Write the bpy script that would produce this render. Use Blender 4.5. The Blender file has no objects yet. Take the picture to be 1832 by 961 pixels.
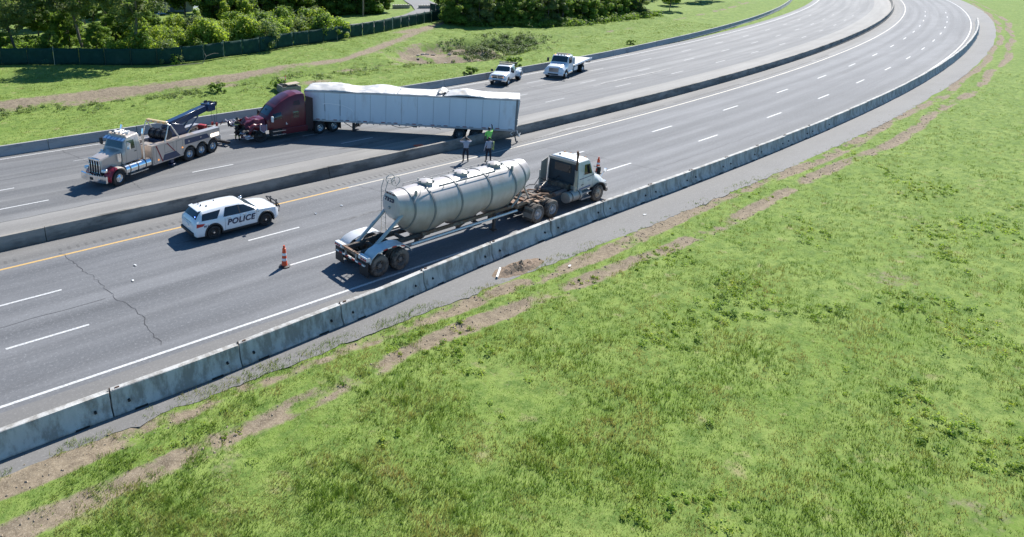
import bpy, bmesh, math, random
import numpy as np
from mathutils import Vector, Matrix

R = math.radians
scene = bpy.context.scene
COL = scene.collection
rnd = random.Random(7)

# ------------------------------------------------------------------ camera
# world: X runs along the motorway (to the right and away), Y across it, Z up
HEAD, PITCH, ROLL = R(34.05), R(15.69), R(0.5)
CAM_H = 14.18
rt = Vector((math.cos(HEAD), -math.sin(HEAD), 0)); fh = Vector((math.sin(HEAD), math.cos(HEAD), 0)); zz = Vector((0, 0, 1))
fw = fh * math.cos(PITCH) - zz * math.sin(PITCH); up = fh * math.sin(PITCH) + zz * math.cos(PITCH)
r2 = rt * math.cos(ROLL) - up * math.sin(ROLL); u2 = rt * math.sin(ROLL) + up * math.cos(ROLL)
cd = bpy.data.cameras.new('camera'); cam = bpy.data.objects.new('camera', cd); COL.objects.link(cam)
m = Matrix.Identity(4)
for i in range(3):
    m[i][0], m[i][1], m[i][2] = r2[i], u2[i], -fw[i]
m[2][3] = CAM_H
cam.matrix_world = m
cd.sensor_fit = 'HORIZONTAL'; cd.sensor_width = 36.0
cd.lens = 1217.9 / 1832 * 36.0
cd.shift_x = (916 - 600) / 1832
cd.shift_y = -(480.5 - 256.4) / 1832
cd.clip_start = 0.5; cd.clip_end = 3000
scene.camera = cam

# ------------------------------------------------------------------ sky, sun, exposure
SUN_AZ, SUN_EL = R(22.8), R(42.5)          # azimuth from +X towards +Y
world = bpy.data.worlds.new('World'); scene.world = world; world.use_nodes = True
nt = world.node_tree; bg = nt.nodes['Background']
sky = nt.nodes.new('ShaderNodeTexSky'); sky.sky_type = 'NISHITA'; sky.sun_disc = False
sky.sun_elevation = SUN_EL; sky.sun_rotation = math.pi / 2 - SUN_AZ
sky.air_density = 0.75; sky.dust_density = 0.0; sky.ozone_density = 5.0
tint = nt.nodes.new('ShaderNodeVectorMath'); tint.operation = 'MULTIPLY'; tint.inputs[1].default_value = (0.66, 1.0, 1.08)   # teal colour grade multiplied into the sky light
nt.links.new(sky.outputs[0], tint.inputs[0]); nt.links.new(tint.outputs[0], bg.inputs[0]); bg.inputs[1].default_value = 0.095
sl = bpy.data.lights.new('sun', 'SUN'); sl.energy = 5.0; sl.angle = R(0.53); sl.color = (1.0, 0.965, 0.91)
so = bpy.data.objects.new('sun', sl); COL.objects.link(so)
sd = Vector((math.cos(SUN_EL) * math.cos(SUN_AZ), math.cos(SUN_EL) * math.sin(SUN_AZ), math.sin(SUN_EL)))
so.rotation_euler = sd.to_track_quat('Z', 'Y').to_euler(); so.location = sd * 100
vs = scene.view_settings
vs.view_transform = 'Standard'; vs.look = 'None'; vs.gamma = 1.0; vs.exposure = 0.78
try: vs.use_curve_mapping = False
except Exception: pass
scene.cycles.max_bounces = 6; scene.cycles.transparent_max_bounces = 6
scene.cycles.use_denoising = True

# ------------------------------------------------------------------ materials
MATS = {}
def mat(name, col, rough=0.6, metal=0.0, var=0.12, scale=3.0, bump=0.0, bscale=None, col2=None, amt=0.0, scale2=1.0, stretch=(1, 1, 1), spec=0.5, trans=0.0, dust=None, coat=0.0, upn=0.0):
    """principled surface: base colour broken by noise, optional second colour in patches (amt) and dust from below (dust = colour, z0, z1)"""
    if name in MATS: return MATS[name]
    m = bpy.data.materials.new(name); m.use_nodes = True; t = m.node_tree; N = t.nodes; L = t.links
    b = N['Principled BSDF']; out = N['Material Output']
    tc = N.new('ShaderNodeTexCoord'); mp = N.new('ShaderNodeMapping'); mp.inputs['Scale'].default_value = stretch
    L.new(tc.outputs['Object'], mp.inputs[0])
    n1 = N.new('ShaderNodeTexNoise'); n1.inputs['Scale'].default_value = scale; n1.inputs['Detail'].default_value = 8; n1.inputs['Roughness'].default_value = 0.65
    L.new(mp.outputs[0], n1.inputs['Vector'])
    mr = N.new('ShaderNodeMapRange'); mr.inputs[1].default_value = 0.25; mr.inputs[2].default_value = 0.75
    mr.inputs[3].default_value = 1 - var; mr.inputs[4].default_value = 1 + var
    L.new(n1.outputs[0], mr.inputs[0])
    mul = N.new('ShaderNodeVectorMath'); mul.operation = 'SCALE'; mul.inputs[0].default_value = col[:3]
    L.new(mr.outputs[0], mul.inputs['Scale'])
    c = mul.outputs[0]
    def mixin(c, fac, colb):
        mx = N.new('ShaderNodeMix'); mx.data_type = 'RGBA'
        L.new(fac, mx.inputs[0]); L.new(c, mx.inputs[6]); mx.inputs[7].default_value = (*colb[:3], 1)
        return mx.outputs[2]
    if col2 is not None:
        n2 = N.new('ShaderNodeTexNoise'); n2.inputs['Scale'].default_value = scale2; n2.inputs['Detail'].default_value = 6; n2.inputs['Roughness'].default_value = 0.7
        L.new(mp.outputs[0], n2.inputs['Vector'])
        r = N.new('ShaderNodeMapRange'); r.inputs[1].default_value = 0.62 - 0.3 * amt; r.inputs[2].default_value = 0.78 - 0.3 * amt; r.clamp = True
        L.new(n2.outputs[0], r.inputs[0]); c = mixin(c, r.outputs[0], col2)
    if dust is not None:
        sx = N.new('ShaderNodeSeparateXYZ'); L.new(tc.outputs['Object'], sx.inputs[0])
        n3 = N.new('ShaderNodeTexNoise'); n3.inputs['Scale'].default_value = 2.2; n3.inputs['Detail'].default_value = 5
        m3 = N.new('ShaderNodeMapping'); m3.inputs['Scale'].default_value = (1, 1, .35); L.new(tc.outputs['Object'], m3.inputs[0]); L.new(m3.outputs[0], n3.inputs['Vector'])
        a = N.new('ShaderNodeMath'); a.operation = 'MULTIPLY_ADD'; a.inputs[1].default_value = 0.9 * abs(dust[2] - dust[1]); a.inputs[2].default_value = -0.45 * abs(dust[2] - dust[1])
        L.new(n3.outputs[0], a.inputs[0])
        ad = N.new('ShaderNodeMath'); L.new(sx.outputs[2], ad.inputs[0]); L.new(a.outputs[0], ad.inputs[1])
        r = N.new('ShaderNodeMapRange'); r.inputs[1].default_value = dust[1]; r.inputs[2].default_value = dust[2]; r.inputs[3].default_value = 0.9; r.inputs[4].default_value = 0.0
        L.new(ad.outputs[0], r.inputs[0]); c = mixin(c, r.outputs[0], dust[0])
    L.new(c, b.inputs['Base Color'])
    b.inputs['Roughness'].default_value = rough; b.inputs['Metallic'].default_value = metal
    b.inputs['Specular IOR Level'].default_value = spec
    if coat: b.inputs['Coat Weight'].default_value = coat; b.inputs['Coat Roughness'].default_value = 0.08
    if bump:
        nb = N.new('ShaderNodeTexNoise'); nb.inputs['Scale'].default_value = bscale or scale * 4; nb.inputs['Detail'].default_value = 5
        L.new(mp.outputs[0], nb.inputs['Vector'])
        bp = N.new('ShaderNodeBump'); bp.inputs['Strength'].default_value = bump; bp.inputs['Distance'].default_value = 0.05
        L.new(nb.outputs[0], bp.inputs['Height']); L.new(bp.outputs[0], b.inputs['Normal'])
    if upn:
        ge = N.new('ShaderNodeNewGeometry'); va = N.new('ShaderNodeVectorMath'); va.inputs[1].default_value = (0, 0, upn); L.new(ge.outputs['Normal'], va.inputs[0])
        vn = N.new('ShaderNodeVectorMath'); vn.operation = 'NORMALIZE'; L.new(va.outputs[0], vn.inputs[0]); L.new(vn.outputs[0], b.inputs['Normal'])
    if trans:
        tr = N.new('ShaderNodeBsdfTranslucent'); tm = N.new('ShaderNodeVectorMath'); tm.operation = 'MULTIPLY'; tm.inputs[1].default_value = (1.7, 1.6, .9); L.new(c, tm.inputs[0]); L.new(tm.outputs[0], tr.inputs[0])
        ms = N.new('ShaderNodeMixShader'); ms.inputs[0].default_value = trans
        L.new(b.outputs[0], ms.inputs[1]); L.new(tr.outputs[0], ms.inputs[2]); L.new(ms.outputs[0], out.inputs[0])
    MATS[name] = m
    return m

def lamp_mat(name, col, strength):
    m = bpy.data.materials.new(name); m.use_nodes = True; b = m.node_tree.nodes['Principled BSDF']
    b.inputs['Base Color'].default_value = (*col, 1); b.inputs['Emission Color'].default_value = (*col, 1); b.inputs['Emission Strength'].default_value = strength
    MATS[name] = m; return m

# ------------------------------------------------------------------ mesh helpers
class MB:
    """collects shapes; build() links them as ONE mesh object"""
    def __init__(s): s.v = []; s.f = []; s.mi = []; s.k = 0
    def add(s, vs, fs, mi=None):
        o = len(s.v); s.v += [tuple(p) for p in vs]; s.f += [tuple(i + o for i in f) for f in fs]; s.mi += [s.k if mi is None else mi] * len(fs); return s
    def box(s, c, d, rx=0, ry=0, rz=0, taper=None):
        x, y, z = d[0] / 2, d[1] / 2, d[2] / 2
        P = [Vector((a * x, b * y, e * z)) for e in (-1, 1) for a, b in ((-1, -1), (1, -1), (1, 1), (-1, 1))]
        if taper:
            for i in range(4, 8): P[i].x *= taper[0]; P[i].y *= taper[1]
        M = Matrix.Translation(c) @ Matrix.Rotation(rz, 4, 'Z') @ Matrix.Rotation(ry, 4, 'Y') @ Matrix.Rotation(rx, 4, 'X')
        return s.add([M @ p for p in P], [(3, 2, 1, 0), (4, 5, 6, 7), (0, 1, 5, 4), (1, 2, 6, 5), (2, 3, 7, 6), (3, 0, 4, 7)])
    def bb(s, x0, x1, y0, y1, z0, z1): return s.box(((x0 + x1) / 2, (y0 + y1) / 2, (z0 + z1) / 2), (abs(x1 - x0), abs(y1 - y0), abs(z1 - z0)))
    def cyl(s, p0, p1, r0, r1=None, n=14, cap=True):
        p0, p1 = Vector(p0), Vector(p1); r1 = r0 if r1 is None else r1
        q = (p1 - p0).to_track_quat('Z', 'Y'); V = []
        for p, r in ((p0, r0), (p1, r1)):
            for i in range(n): a = 2 * math.pi * i / n; V.append(p + q @ Vector((r * math.cos(a), r * math.sin(a), 0)))
        F = [(i, (i + 1) % n, n + (i + 1) % n, n + i) for i in range(n)]
        if cap: F += [tuple(reversed(range(n))), tuple(range(n, 2 * n))]
        return s.add(V, F)
    def lathe(s, prof, o=(0, 0, 0), ax=(0, 1, 0), n=24, closed=False, a0=0, a1=2 * math.pi):
        o = Vector(o); q = Vector(ax).to_track_quat('Z', 'Y'); V = []; full = abs(a1 - a0 - 2 * math.pi) < 1e-6; k = n if full else n + 1
        for i in range(k):
            a = a0 + (a1 - a0) * i / n
            for r, h in prof: V.append(o + q @ Vector((r * math.cos(a), r * math.sin(a), h)))
        m = len(prof); F = []
        for i in range(n):
            j = (i + 1) % k
            for e in range(m if closed else m - 1): F.append((i * m + e, j * m + e, j * m + (e + 1) % m, i * m + (e + 1) % m))
        return s.add(V, F)
    def loft(s, secs, cap=True, closed=True, mis=None):
        n = len(secs[0]); V = [p for q in secs for p in q]; o = len(s.v); s.v += [tuple(p) for p in V]
        for i in range(len(secs) - 1):
            for j in range(n if closed else n - 1):
                k = (j + 1) % n
                s.f.append((o + i * n + j, o + i * n + k, o + (i + 1) * n + k, o + (i + 1) * n + j)); s.mi.append(mis[j] if mis else s.k)
        if cap: s.f += [tuple(o + i for i in reversed(range(n))), tuple(o + (len(secs) - 1) * n + i for i in range(n))]; s.mi += [s.k, s.k]
        return s
    def prism(s, poly, plane, a, b):
        """polygon in 'xz', 'xy' or 'yz' pushed from a to b along the third axis"""
        f = {'xz': lambda p, t: (p[0], t, p[1]), 'xy': lambda p, t: (p[0], p[1], t), 'yz': lambda p, t: (t, p[0], p[1])}[plane]
        n = len(poly); return s.add([f(p, a) for p in poly] + [f(p, b) for p in poly], [tuple(range(n)), tuple(reversed(range(n, 2 * n)))] + [(i, n + i, n + (i + 1) % n, (i + 1) % n) for i in range(n)])
    def tube(s, path, r, n=8):
        path = [Vector(p) for p in path]; secs = []
        for i, p in enumerate(path):
            d = (path[min(i + 1, len(path) - 1)] - path[max(i - 1, 0)]).normalized(); q = d.to_track_quat('Z', 'Y'); rr = r[i] if isinstance(r, (list, tuple)) else r
            secs.append([p + q @ Vector((rr * math.cos(2 * math.pi * k / n), rr * math.sin(2 * math.pi * k / n), 0)) for k in range(n)])
        return s.loft(secs)
    def grid(s, P, mi=None):
        """P: rows of points"""
        nu, nv = len(P), len(P[0]); return s.add([p for r in P for p in r], [(i * nv + j, (i + 1) * nv + j, (i + 1) * nv + j + 1, i * nv + j + 1) for i in range(nu - 1) for j in range(nv - 1)], mi)
    def ico(s, c, r, sc=(1, 1, 1), sub=2, jit=0.0, rg=rnd):
        bm = bmesh.new(); bmesh.ops.create_icosphere(bm, subdivisions=sub, radius=1)
        V = []
        for v in bm.verts:
            k = r * (1 + jit * (rg.random() - .5)); V.append((c[0] + v.co.x * k * sc[0], c[1] + v.co.y * k * sc[1], c[2] + v.co.z * k * sc[2]))
        F = [tuple(v.index for v in f.verts) for f in bm.faces]; bm.free(); return s.add(V, F)
    def mesh(s, name, mats, smooth=35):
        me = bpy.data.meshes.new(name); me.from_pydata(s.v, [], s.f)
        for q in (mats if isinstance(mats, (list, tuple)) else [mats]): me.materials.append(q)
        if any(s.mi): me.polygons.foreach_set('material_index', s.mi)
        bm = bmesh.new(); bm.from_mesh(me); bmesh.ops.recalc_face_normals(bm, faces=bm.faces); bm.to_mesh(me); bm.free()
        if smooth:
            me.polygons.foreach_set('use_smooth', [True] * len(me.polygons)); me.set_sharp_from_angle(angle=R(smooth))
        me.update(); return me
    def build(s, name, mats, parent=None, smooth=35, bevel=0.0, seg=1):
        o = bpy.data.objects.new(name, s.mesh(name, mats, smooth)); COL.objects.link(o); o.parent = parent
        if bevel:
            b = o.modifiers.new('bevel', 'BEVEL'); b.width = bevel; b.segments = seg; b.limit_method = 'ANGLE'; b.angle_limit = R(40)
        return o

def tag(o, label=None, cat=None, group=None, kind=None):
    if label: o['label'] = label
    if cat: o['category'] = cat
    if group: o['group'] = group
    if kind: o['kind'] = kind
    return o
def empty(name, loc, rz=0, label=None, cat=None, group=None):
    o = bpy.data.objects.new(name, None); COL.objects.link(o); o.location = loc; o.rotation_euler = (0, 0, rz); o.empty_display_size = .3
    return tag(o, label, cat, group)
def inst(name, me, parent=None, loc=(0, 0, 0), rot=(0, 0, 0), sc=(1, 1, 1)):
    o = bpy.data.objects.new(name, me); COL.objects.link(o); o.parent = parent; o.location = loc; o.rotation_euler = rot; o.scale = sc; return o
def text(name, body, size, material, parent, M, depth=0.004, shear=0.0, sx=1.0, bold=0.0):
    """flat lettering, M places the text plane (x right, y up, z out)"""
    c = bpy.data.curves.new(name, 'FONT'); c.body = body; c.size = size; c.extrude = depth; c.shear = shear; c.align_x = 'CENTER'; c.align_y = 'CENTER'; c.offset = bold; c.space_character = 1.0 + bold * 7
    t = bpy.data.objects.new(name + '_source', c); COL.objects.link(t)
    dg = bpy.context.evaluated_depsgraph_get(); me = bpy.data.meshes.new_from_object(t.evaluated_get(dg))
    bpy.data.objects.remove(t); bpy.data.curves.remove(c)
    me.materials.clear(); me.materials.append(material)
    o = bpy.data.objects.new(name, me); COL.objects.link(o); o.parent = parent; o.matrix_local = M @ Matrix.Diagonal((sx, 1, 1, 1)); return o
def smooth01(t): t = min(1, max(0, t)); return t * t * (3 - 2 * t)
ORD = 'first second third fourth fifth sixth seventh eighth ninth tenth eleventh twelfth thirteenth fourteenth fifteenth sixteenth seventeenth eighteenth nineteenth twentieth'.split() + [f'{i}{"th" if i%10 not in (1,2,3) else {1:"st",2:"nd",3:"rd"}[i%10]}' for i in range(21, 60)]
# ------------------------------------------------------------------ the lie of the land
from mathutils import noise as mnoise
def off(s):                                     # the motorway bends gently to the left from s = 28
    if s < 28: return 0.0
    return .00087 * (s - 28) ** 2 if s < 300 else .00087 * 272 ** 2 + .47 * (s - 300)
def lerp_tab(tab, x):
    if x <= tab[0][0]: return tab[0][1]
    for (a, b), (c, d) in zip(tab, tab[1:]):
        if x <= c: return b + (d - b) * (x - a) / (c - a)
    return tab[-1][1]
TRACK = [(-60, 66.5), (8.7, 67.6), (25, 68.6), (38.8, 69.2), (49, 70.0), (64, 78.6), (79, 86.0), (95, 92), (140, 98), (400, 110)]
def fbm(x, y, sc, oc=3):
    v = 0; a = 1; k = 1 / sc
    for i in range(oc): v += a * mnoise.noise((x * k, y * k, 3.7 * i)); a *= .5; k *= 2.1
    return v
def terrain(s, mm):
    """height of the natural ground at s, mm (mm = distance across, measured on the bend)"""
    if 19.3 < mm < 53.6: return -0.08
    if mm <= 19.3:
        e = smooth01((18.75 - mm) / .5)
        z = -0.012 + e * (0.012 + .05 * fbm(s, mm, 2.5))
        for c, d in ((18.15, .10), (16.55, .13)):
            w = abs(mm - c - .25 * math.sin(s * .21 + c)); z -= d * e * max(0, 1 - w / .42) * (0.6 + .6 * fbm(s, mm, 1.1))
        return z + .22 * smooth01((12 - mm) / 20) * fbm(s, mm, 14)
    z = .35 * smooth01((mm - 58) / 8) + .7 * smooth01((mm - 66) / 3.5) + .6 * smooth01((mm - 74) / 14)
    e = smooth01((mm - 54.0) / 1.0)
    z = z * e - .08 * (1 - e) + e * (.07 * fbm(s, mm, 3.0) + .10 * fbm(s, mm, 9))
    d = math.hypot((s - 70) / 13, (mm - 68.5) / 5.5)
    if d < 1.25: z -= 1.15 * smooth01((1.25 - d) / .45) * (1 + .5 * fbm(s, mm, 3))
    w = abs(mm - lerp_tab(TRACK, s)); z -= .06 * max(0, 1 - w / 1.1)
    return z
def bare(s, mm):
    """0..1: how much earth shows through the grass"""
    b = 0.0
    if mm < 19.6:
        b = max(0, 1 - abs(mm - 19.0) / .55)
        for c, k in ((18.15, 1.0), (16.55, .95)):
            w = abs(mm - c - .25 * math.sin(s * .21 + c)); b = max(b, k * max(0, 1 - (w / .62) ** 2))
        b *= .78 + 1.1 * fbm(s * .28, mm, 1.5) + .5 * fbm(s, mm, .8)
        b = max(b, .9 * max(0, fbm(s + 60, mm, 6) - .42))
        b = max(b, 1.0 * max(0, 1 - math.hypot((s - 23.1) / 1.6, (mm - 19.1) / .55)))
    elif mm > 53:
        w = abs(mm - lerp_tab(TRACK, s) - .4 * math.sin(s * .17)); b = 1.15 * max(0, 1 - w / 2.0) * (.85 + .5 * fbm(s, mm, 6)); b = max(b, .42 * max(0, 1 - w / 5.0) * (.8 + 1.0 * fbm(s * .4, mm, 2.5)))
        w = abs(mm - 66.6); b = max(b, .55 * max(0, 1 - w / 1.2) * (.6 + 1.2 * fbm(s, mm, 4)))
        d = math.hypot((s - 67) / 12, (mm - 69.5) / 6.5); b = max(b, 1.25 * max(0, 1.2 - d) * (.8 + 1.0 * fbm(s, mm, 2)))
        d = math.hypot((s - 40) / 4, (mm - 63) / 1.6); b = max(b, .8 * max(0, 1 - d))
        d = math.hypot((s - 74) / 9, (mm - 84.5) / 3); b = max(b, .85 * max(0, 1 - d))
        b = max(b, .8 * max(0, .25 + fbm(s + 31, mm, 7) - .55))
    return min(1, max(0, b))
def spaced(*segs):
    r = []
    for a, b, st in segs:
        k = max(1, round((b - a) / st)); r += [a + (b - a) * i / k for i in range(k)]
    return r + [segs[-1][1]]
SS = spaced((-160, -20, 10), (-20, 0, 1.2), (0, 45, .45), (45, 110, .8), (110, 200, 2.5), (200, 620, 12))
MM = spaced((-120, -20, 8), (-20, 5, 1.2), (5, 12, .5), (12, 19.28, .16), (19.28, 19.36, .08), (19.36, 53, 4), (53, 55, .3), (55, 80, .55), (80, 100, 1.0), (100, 180, 4), (180, 520, 17))
gm = MB(); gm.grid([[(s, a + off(s), terrain(s, a)) for a in MM] for s in SS])
def ground_material():
    m = bpy.data.materials.new('grass_and_earth'); m.use_nodes = True; t = m.node_tree; N = t.nodes; L = t.links; b = N['Principled BSDF']
    tc = N.new('ShaderNodeTexCoord')
    def noise(sc, det=8, ro=.65, st=(1, 1, 1)):
        mp = N.new('ShaderNodeMapping'); mp.inputs['Scale'].default_value = st; L.new(tc.outputs['Object'], mp.inputs[0])
        n = N.new('ShaderNodeTexNoise'); n.inputs['Scale'].default_value = sc; n.inputs['Detail'].default_value = det; n.inputs['Roughness'].default_value = ro; L.new(mp.outputs[0], n.inputs['Vector']); return n.outputs[0]
    def rng(x, a, c, lo=0, hi=1):
        r = N.new('ShaderNodeMapRange'); r.inputs[1].default_value = a; r.inputs[2].default_value = c; r.inputs[3].default_value = lo; r.inputs[4].default_value = hi; L.new(x, r.inputs[0]); return r.outputs[0]
    def mix(f, A, B):
        x = N.new('ShaderNodeMix'); x.data_type = 'RGBA'; L.new(f, x.inputs[0])
        for i, q in ((6, A), (7, B)):
            if isinstance(q, tuple): x.inputs[i].default_value = (*q, 1)
            else: L.new(q, x.inputs[i])
        return x.outputs[2]
    g = mix(rng(noise(.35), .38, .62), (.150, .225, .042), (.215, .285, .070))
    g = mix(rng(noise(2.2, st=(.6, 1, 1)), .42, .62), g, (.100, .165, .034))
    g = mix(rng(noise(9), .5, .75), g, (.25, .30, .09))
    g = mix(rng(noise(.9), .60, .74), g, (.31, .275, .14))
    e = mix(rng(noise(3.0), .35, .65), (.28, .225, .155), (.15, .118, .082))
    e = mix(rng(noise(20), .5, .7), e, (.36, .30, .22))
    at = N.new('ShaderNodeAttribute'); at.attribute_name = 'bare'
    ad = N.new('ShaderNodeMath'); L.new(at.outputs['Fac'], ad.inputs[0])
    mu = N.new('ShaderNodeMath'); mu.operation = 'MULTIPLY_ADD'; mu.inputs[1].default_value = 1.3; mu.inputs[2].default_value = -.65; L.new(noise(1.7, 10, .75), mu.inputs[0]); L.new(mu.outputs[0], ad.inputs[1])
    c = mix(rng(ad.outputs[0], .32, .6), g, e)
    L.new(c, b.inputs['Base Color']); b.inputs['Roughness'].default_value = .95; b.inputs['Specular IOR Level'].default_value = .15
    bp = N.new('ShaderNodeBump'); bp.inputs['Strength'].default_value = .45; bp.inputs['Distance'].default_value = .10; L.new(noise(5, 10, .75), bp.inputs['Height']); L.new(bp.outputs[0], b.inputs['Normal'])
    return m
GM = ground_material()
ground = gm.build('ground', GM, smooth=0); tag(ground, kind='structure')
ground.data.polygons.foreach_set('use_smooth', [True] * len(ground.data.polygons))
at = ground.data.attributes.new('bare', 'FLOAT', 'POINT'); at.data.foreach_set('value', [bare(s, a) for s in SS for a in MM])

# ------------------------------------------------------------------ carriageways
def asphalt(name, c1, c2, speck, seam=.0):
    m = bpy.data.materials.new(name); m.use_nodes = True; t = m.node_tree; N = t.nodes; L = t.links; b = N['Principled BSDF']
    tc = N.new('ShaderNodeTexCoord')
    def noise(sc, det=6, ro=.6, st=(1, 1, 1)):
        mp = N.new('ShaderNodeMapping'); mp.inputs['Scale'].default_value = st; L.new(tc.outputs['Object'], mp.inputs[0])
        n = N.new('ShaderNodeTexNoise'); n.inputs['Scale'].default_value = sc; n.inputs['Detail'].default_value = det; n.inputs['Roughness'].default_value = ro; L.new(mp.outputs[0], n.inputs['Vector']); return n.outputs[0]
    def rng(x, a, c, lo=0, hi=1):
        r = N.new('ShaderNodeMapRange'); r.inputs[1].default_value = a; r.inputs[2].default_value = c; r.inputs[3].default_value = lo; r.inputs[4].default_value = hi; L.new(x, r.inputs[0]); return r.outputs[0]
    def mix(f, A, B):
        x = N.new('ShaderNodeMix'); x.data_type = 'RGBA'; L.new(f, x.inputs[0])
        for i, q in ((6, A), (7, B)):
            if isinstance(q, tuple): x.inputs[i].default_value = (*q, 1)
            else: L.new(q, x.inputs[i])
        return x.outputs[2]
    aa = N.new('ShaderNodeAttribute'); aa.attribute_name = 'across'; al = N.new('ShaderNodeAttribute'); al.attribute_name = 'along'
    cx = N.new('ShaderNodeCombineXYZ'); L.new(al.outputs['Fac'], cx.inputs[0]); L.new(aa.outputs['Fac'], cx.inputs[1])
    def rnoise(sc, det, ro, st):
        mp = N.new('ShaderNodeMapping'); mp.inputs['Scale'].default_value = st; L.new(cx.outputs[0], mp.inputs[0])
        n = N.new('ShaderNodeTexNoise'); n.inputs['Scale'].default_value = sc; n.inputs['Detail'].default_value = det; n.inputs['Roughness'].default_value = ro; L.new(mp.outputs[0], n.inputs['Vector']); return n.outputs[0]
    c = mix(rng(rnoise(1.0, 6, .6, (.02, .62, 1)), .40, .60), c1, c2)
    if seam:      # darker wheel tracks, two to a lane, broken along their length
        ph = N.new('ShaderNodeMath'); ph.operation = 'MULTIPLY_ADD'; ph.inputs[1].default_value = 2 * math.pi / 1.83; ph.inputs[2].default_value = -seam * 2 * math.pi / 1.83 + math.pi / 2; L.new(aa.outputs['Fac'], ph.inputs[0])
        sn = N.new('ShaderNodeMath'); sn.operation = 'SINE'; L.new(ph.outputs[0], sn.inputs[0])
        wv = N.new('ShaderNodeMath'); wv.operation = 'MULTIPLY'; L.new(rng(sn.outputs[0], -.2, 1.0), wv.inputs[0]); L.new(rng(rnoise(1.0, 5, .7, (.06, .9, 1)), .38, .62, .15, .62), wv.inputs[1])
        c = mix(wv.outputs[0], c, tuple(k * .70 for k in c1))
    c = mix(rng(noise(.45, 8, .7, (.3, 1, 1)), .45, .75, 0, .55), c, tuple(k * .72 for k in c1))
    c = mix(rng(noise(2.6, 8, .75), .56, .74, 0, .35), c, tuple(min(1, k * 1.35) for k in c2))
    c = mix(rng(noise(8, 4, .9), .54, .68, 0, speck), c, tuple(min(1, k * 1.75) for k in c2))
    c = mix(rng(noise(11, 4, .9, (1, 1, 1.1)), .54, .70, 0, speck), c, tuple(k * .5 for k in c1))
    L.new(c, b.inputs['Base Color']); b.inputs['Roughness'].default_value = .82; b.inputs['Specular IOR Level'].default_value = .35
    bp = N.new('ShaderNodeBump'); bp.inputs['Strength'].default_value = .35; bp.inputs['Distance'].default_value = .02; L.new(noise(40, 3, .7), bp.inputs['Height']); L.new(bp.outputs[0], b.inputs['Normal'])
    return m
A_NEAR = asphalt('worn_asphalt', (.128, .131, .137), (.182, .184, .189), .6, 22.9)
A_SHLD = asphalt('shoulder_asphalt', (.150, .146, .140), (.205, .198, .188), .45)
A_FAR = asphalt('far_asphalt', (.135, .136, .138), (.205, .203, .200), .45, 38.8)
A_CONC = asphalt('pale_shoulder', (.205, .197, .185), (.265, .255, .238), .3)
ROAD_S = spaced((-160, 20, 12), (20, 300, 4), (300, 620, 20))
def strip(name, m0, m1, material, z=0.0, parent=None, s0=-160, s1=620, nm=1):
    st = [s0] + [s for s in ROAD_S if s0 + .5 < s < s1 - .5] + [s1]
    b = MB(); b.grid([[(s, m0 + (m1 - m0) * k / nm + off(s), z) for k in range(nm + 1)] for s in st])
    o = b.build(name, material, parent, smooth=0)
    if parent is None:
        o.data.attributes.new('across', 'FLOAT', 'POINT').data.foreach_set('value', [m0 + (m1 - m0) * k / nm for s in st for k in range(nm + 1)])
        o.data.attributes.new('along', 'FLOAT', 'POINT').data.foreach_set('value', [s for s in st for k in range(nm + 1)])
    return o
b = MB(); b.grid([[(s, mm + off(s), 0.0) for mm in (18.55 + .22 * mnoise.noise((s * .9, 4, 0)) + .12 * mnoise.noise((s * 3.1, 9, 0)), 20.0, 21.6)] for s in spaced((-160, -15, 6), (-15, 80, .25), (80, 300, 3), (300, 620, 20))])
near_shoulder = tag(b.build('near_shoulder', A_SHLD, smooth=0), kind='structure')
near_road = tag(strip('near_carriageway', 21.6, 33.25, A_NEAR), kind='structure')
tag(strip('median_shoulder', 33.25, 35.45, A_SHLD), kind='structure')
tag(strip('far_median_shoulder', 35.45, 39.3, A_CONC), kind='structure')
far_road = tag(strip('far_carriageway', 39.3, 53.75, A_FAR), kind='structure')
WHITE = mat('road_paint_white', (.56, .56, .545), .7, var=.25, scale=9, col2=(.26, .26, .26), amt=.42, scale2=14)
YELL = mat('road_paint_yellow', (.55, .35, .12), .7, var=.25, scale=9, col2=(.26, .24, .2), amt=.2, scale2=14)
FADED = mat('road_paint_faded', (.40, .40, .39), .7, var=.25, scale=9, col2=(.22, .22, .22), amt=.6, scale2=10)
strip('yellow_line', 32.82, 32.97, YELL, .004, near_road, -160, 23.2)
strip('faded_yellow_line', 32.83, 32.96, mat('road_paint_pale_yellow', (.52, .47, .38), .7, var=.25, scale=9, col2=(.27, .265, .25), amt=.35, scale2=12), .004, near_road, 23.2, 620)
strip('edge_line', 21.86, 21.99, WHITE, .004, near_road)
strip('edge_line', 52.32, 52.44, WHITE, .004, far_road)
def dashes(mm, start, material, parent, k0, k1, w=.12):
    for k in range(k0, k1):
        s = start + 12.2 * k; strip('lane_dash', mm - w / 2, mm + w / 2, material, .004, parent, s, s + 3.05)
dashes(29.2, 14.3, WHITE, near_road, -2, 16); dashes(25.52, 14.5, WHITE, near_road, -2, 16)
dashes(41.5, 16.4, WHITE, far_road, -3, 2); dashes(45.1, 27.3, WHITE, far_road, -3, 1); dashes(41.5, 16.4, FADED, far_road, 2, 14); dashes(45.1, 27.3, FADED, far_road, 1, 13); dashes(48.9, 10.5, FADED, far_road, -1, 14)
RUB = mat('rumble_groove', (.118, .115, .110), .9)
b = MB()
for k in range(330):
    s = -30 + k * .42
    if mnoise.noise((s * .3, 0, 0)) > -.35: b.box((s, 33.62 + off(s), .004), (.13, .36, .002))
tag(b.build('rumble_strip', RUB, near_road, smooth=0), kind='stuff')
CRK = mat('crack_filler', (.045, .045, .048), .8)
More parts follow.
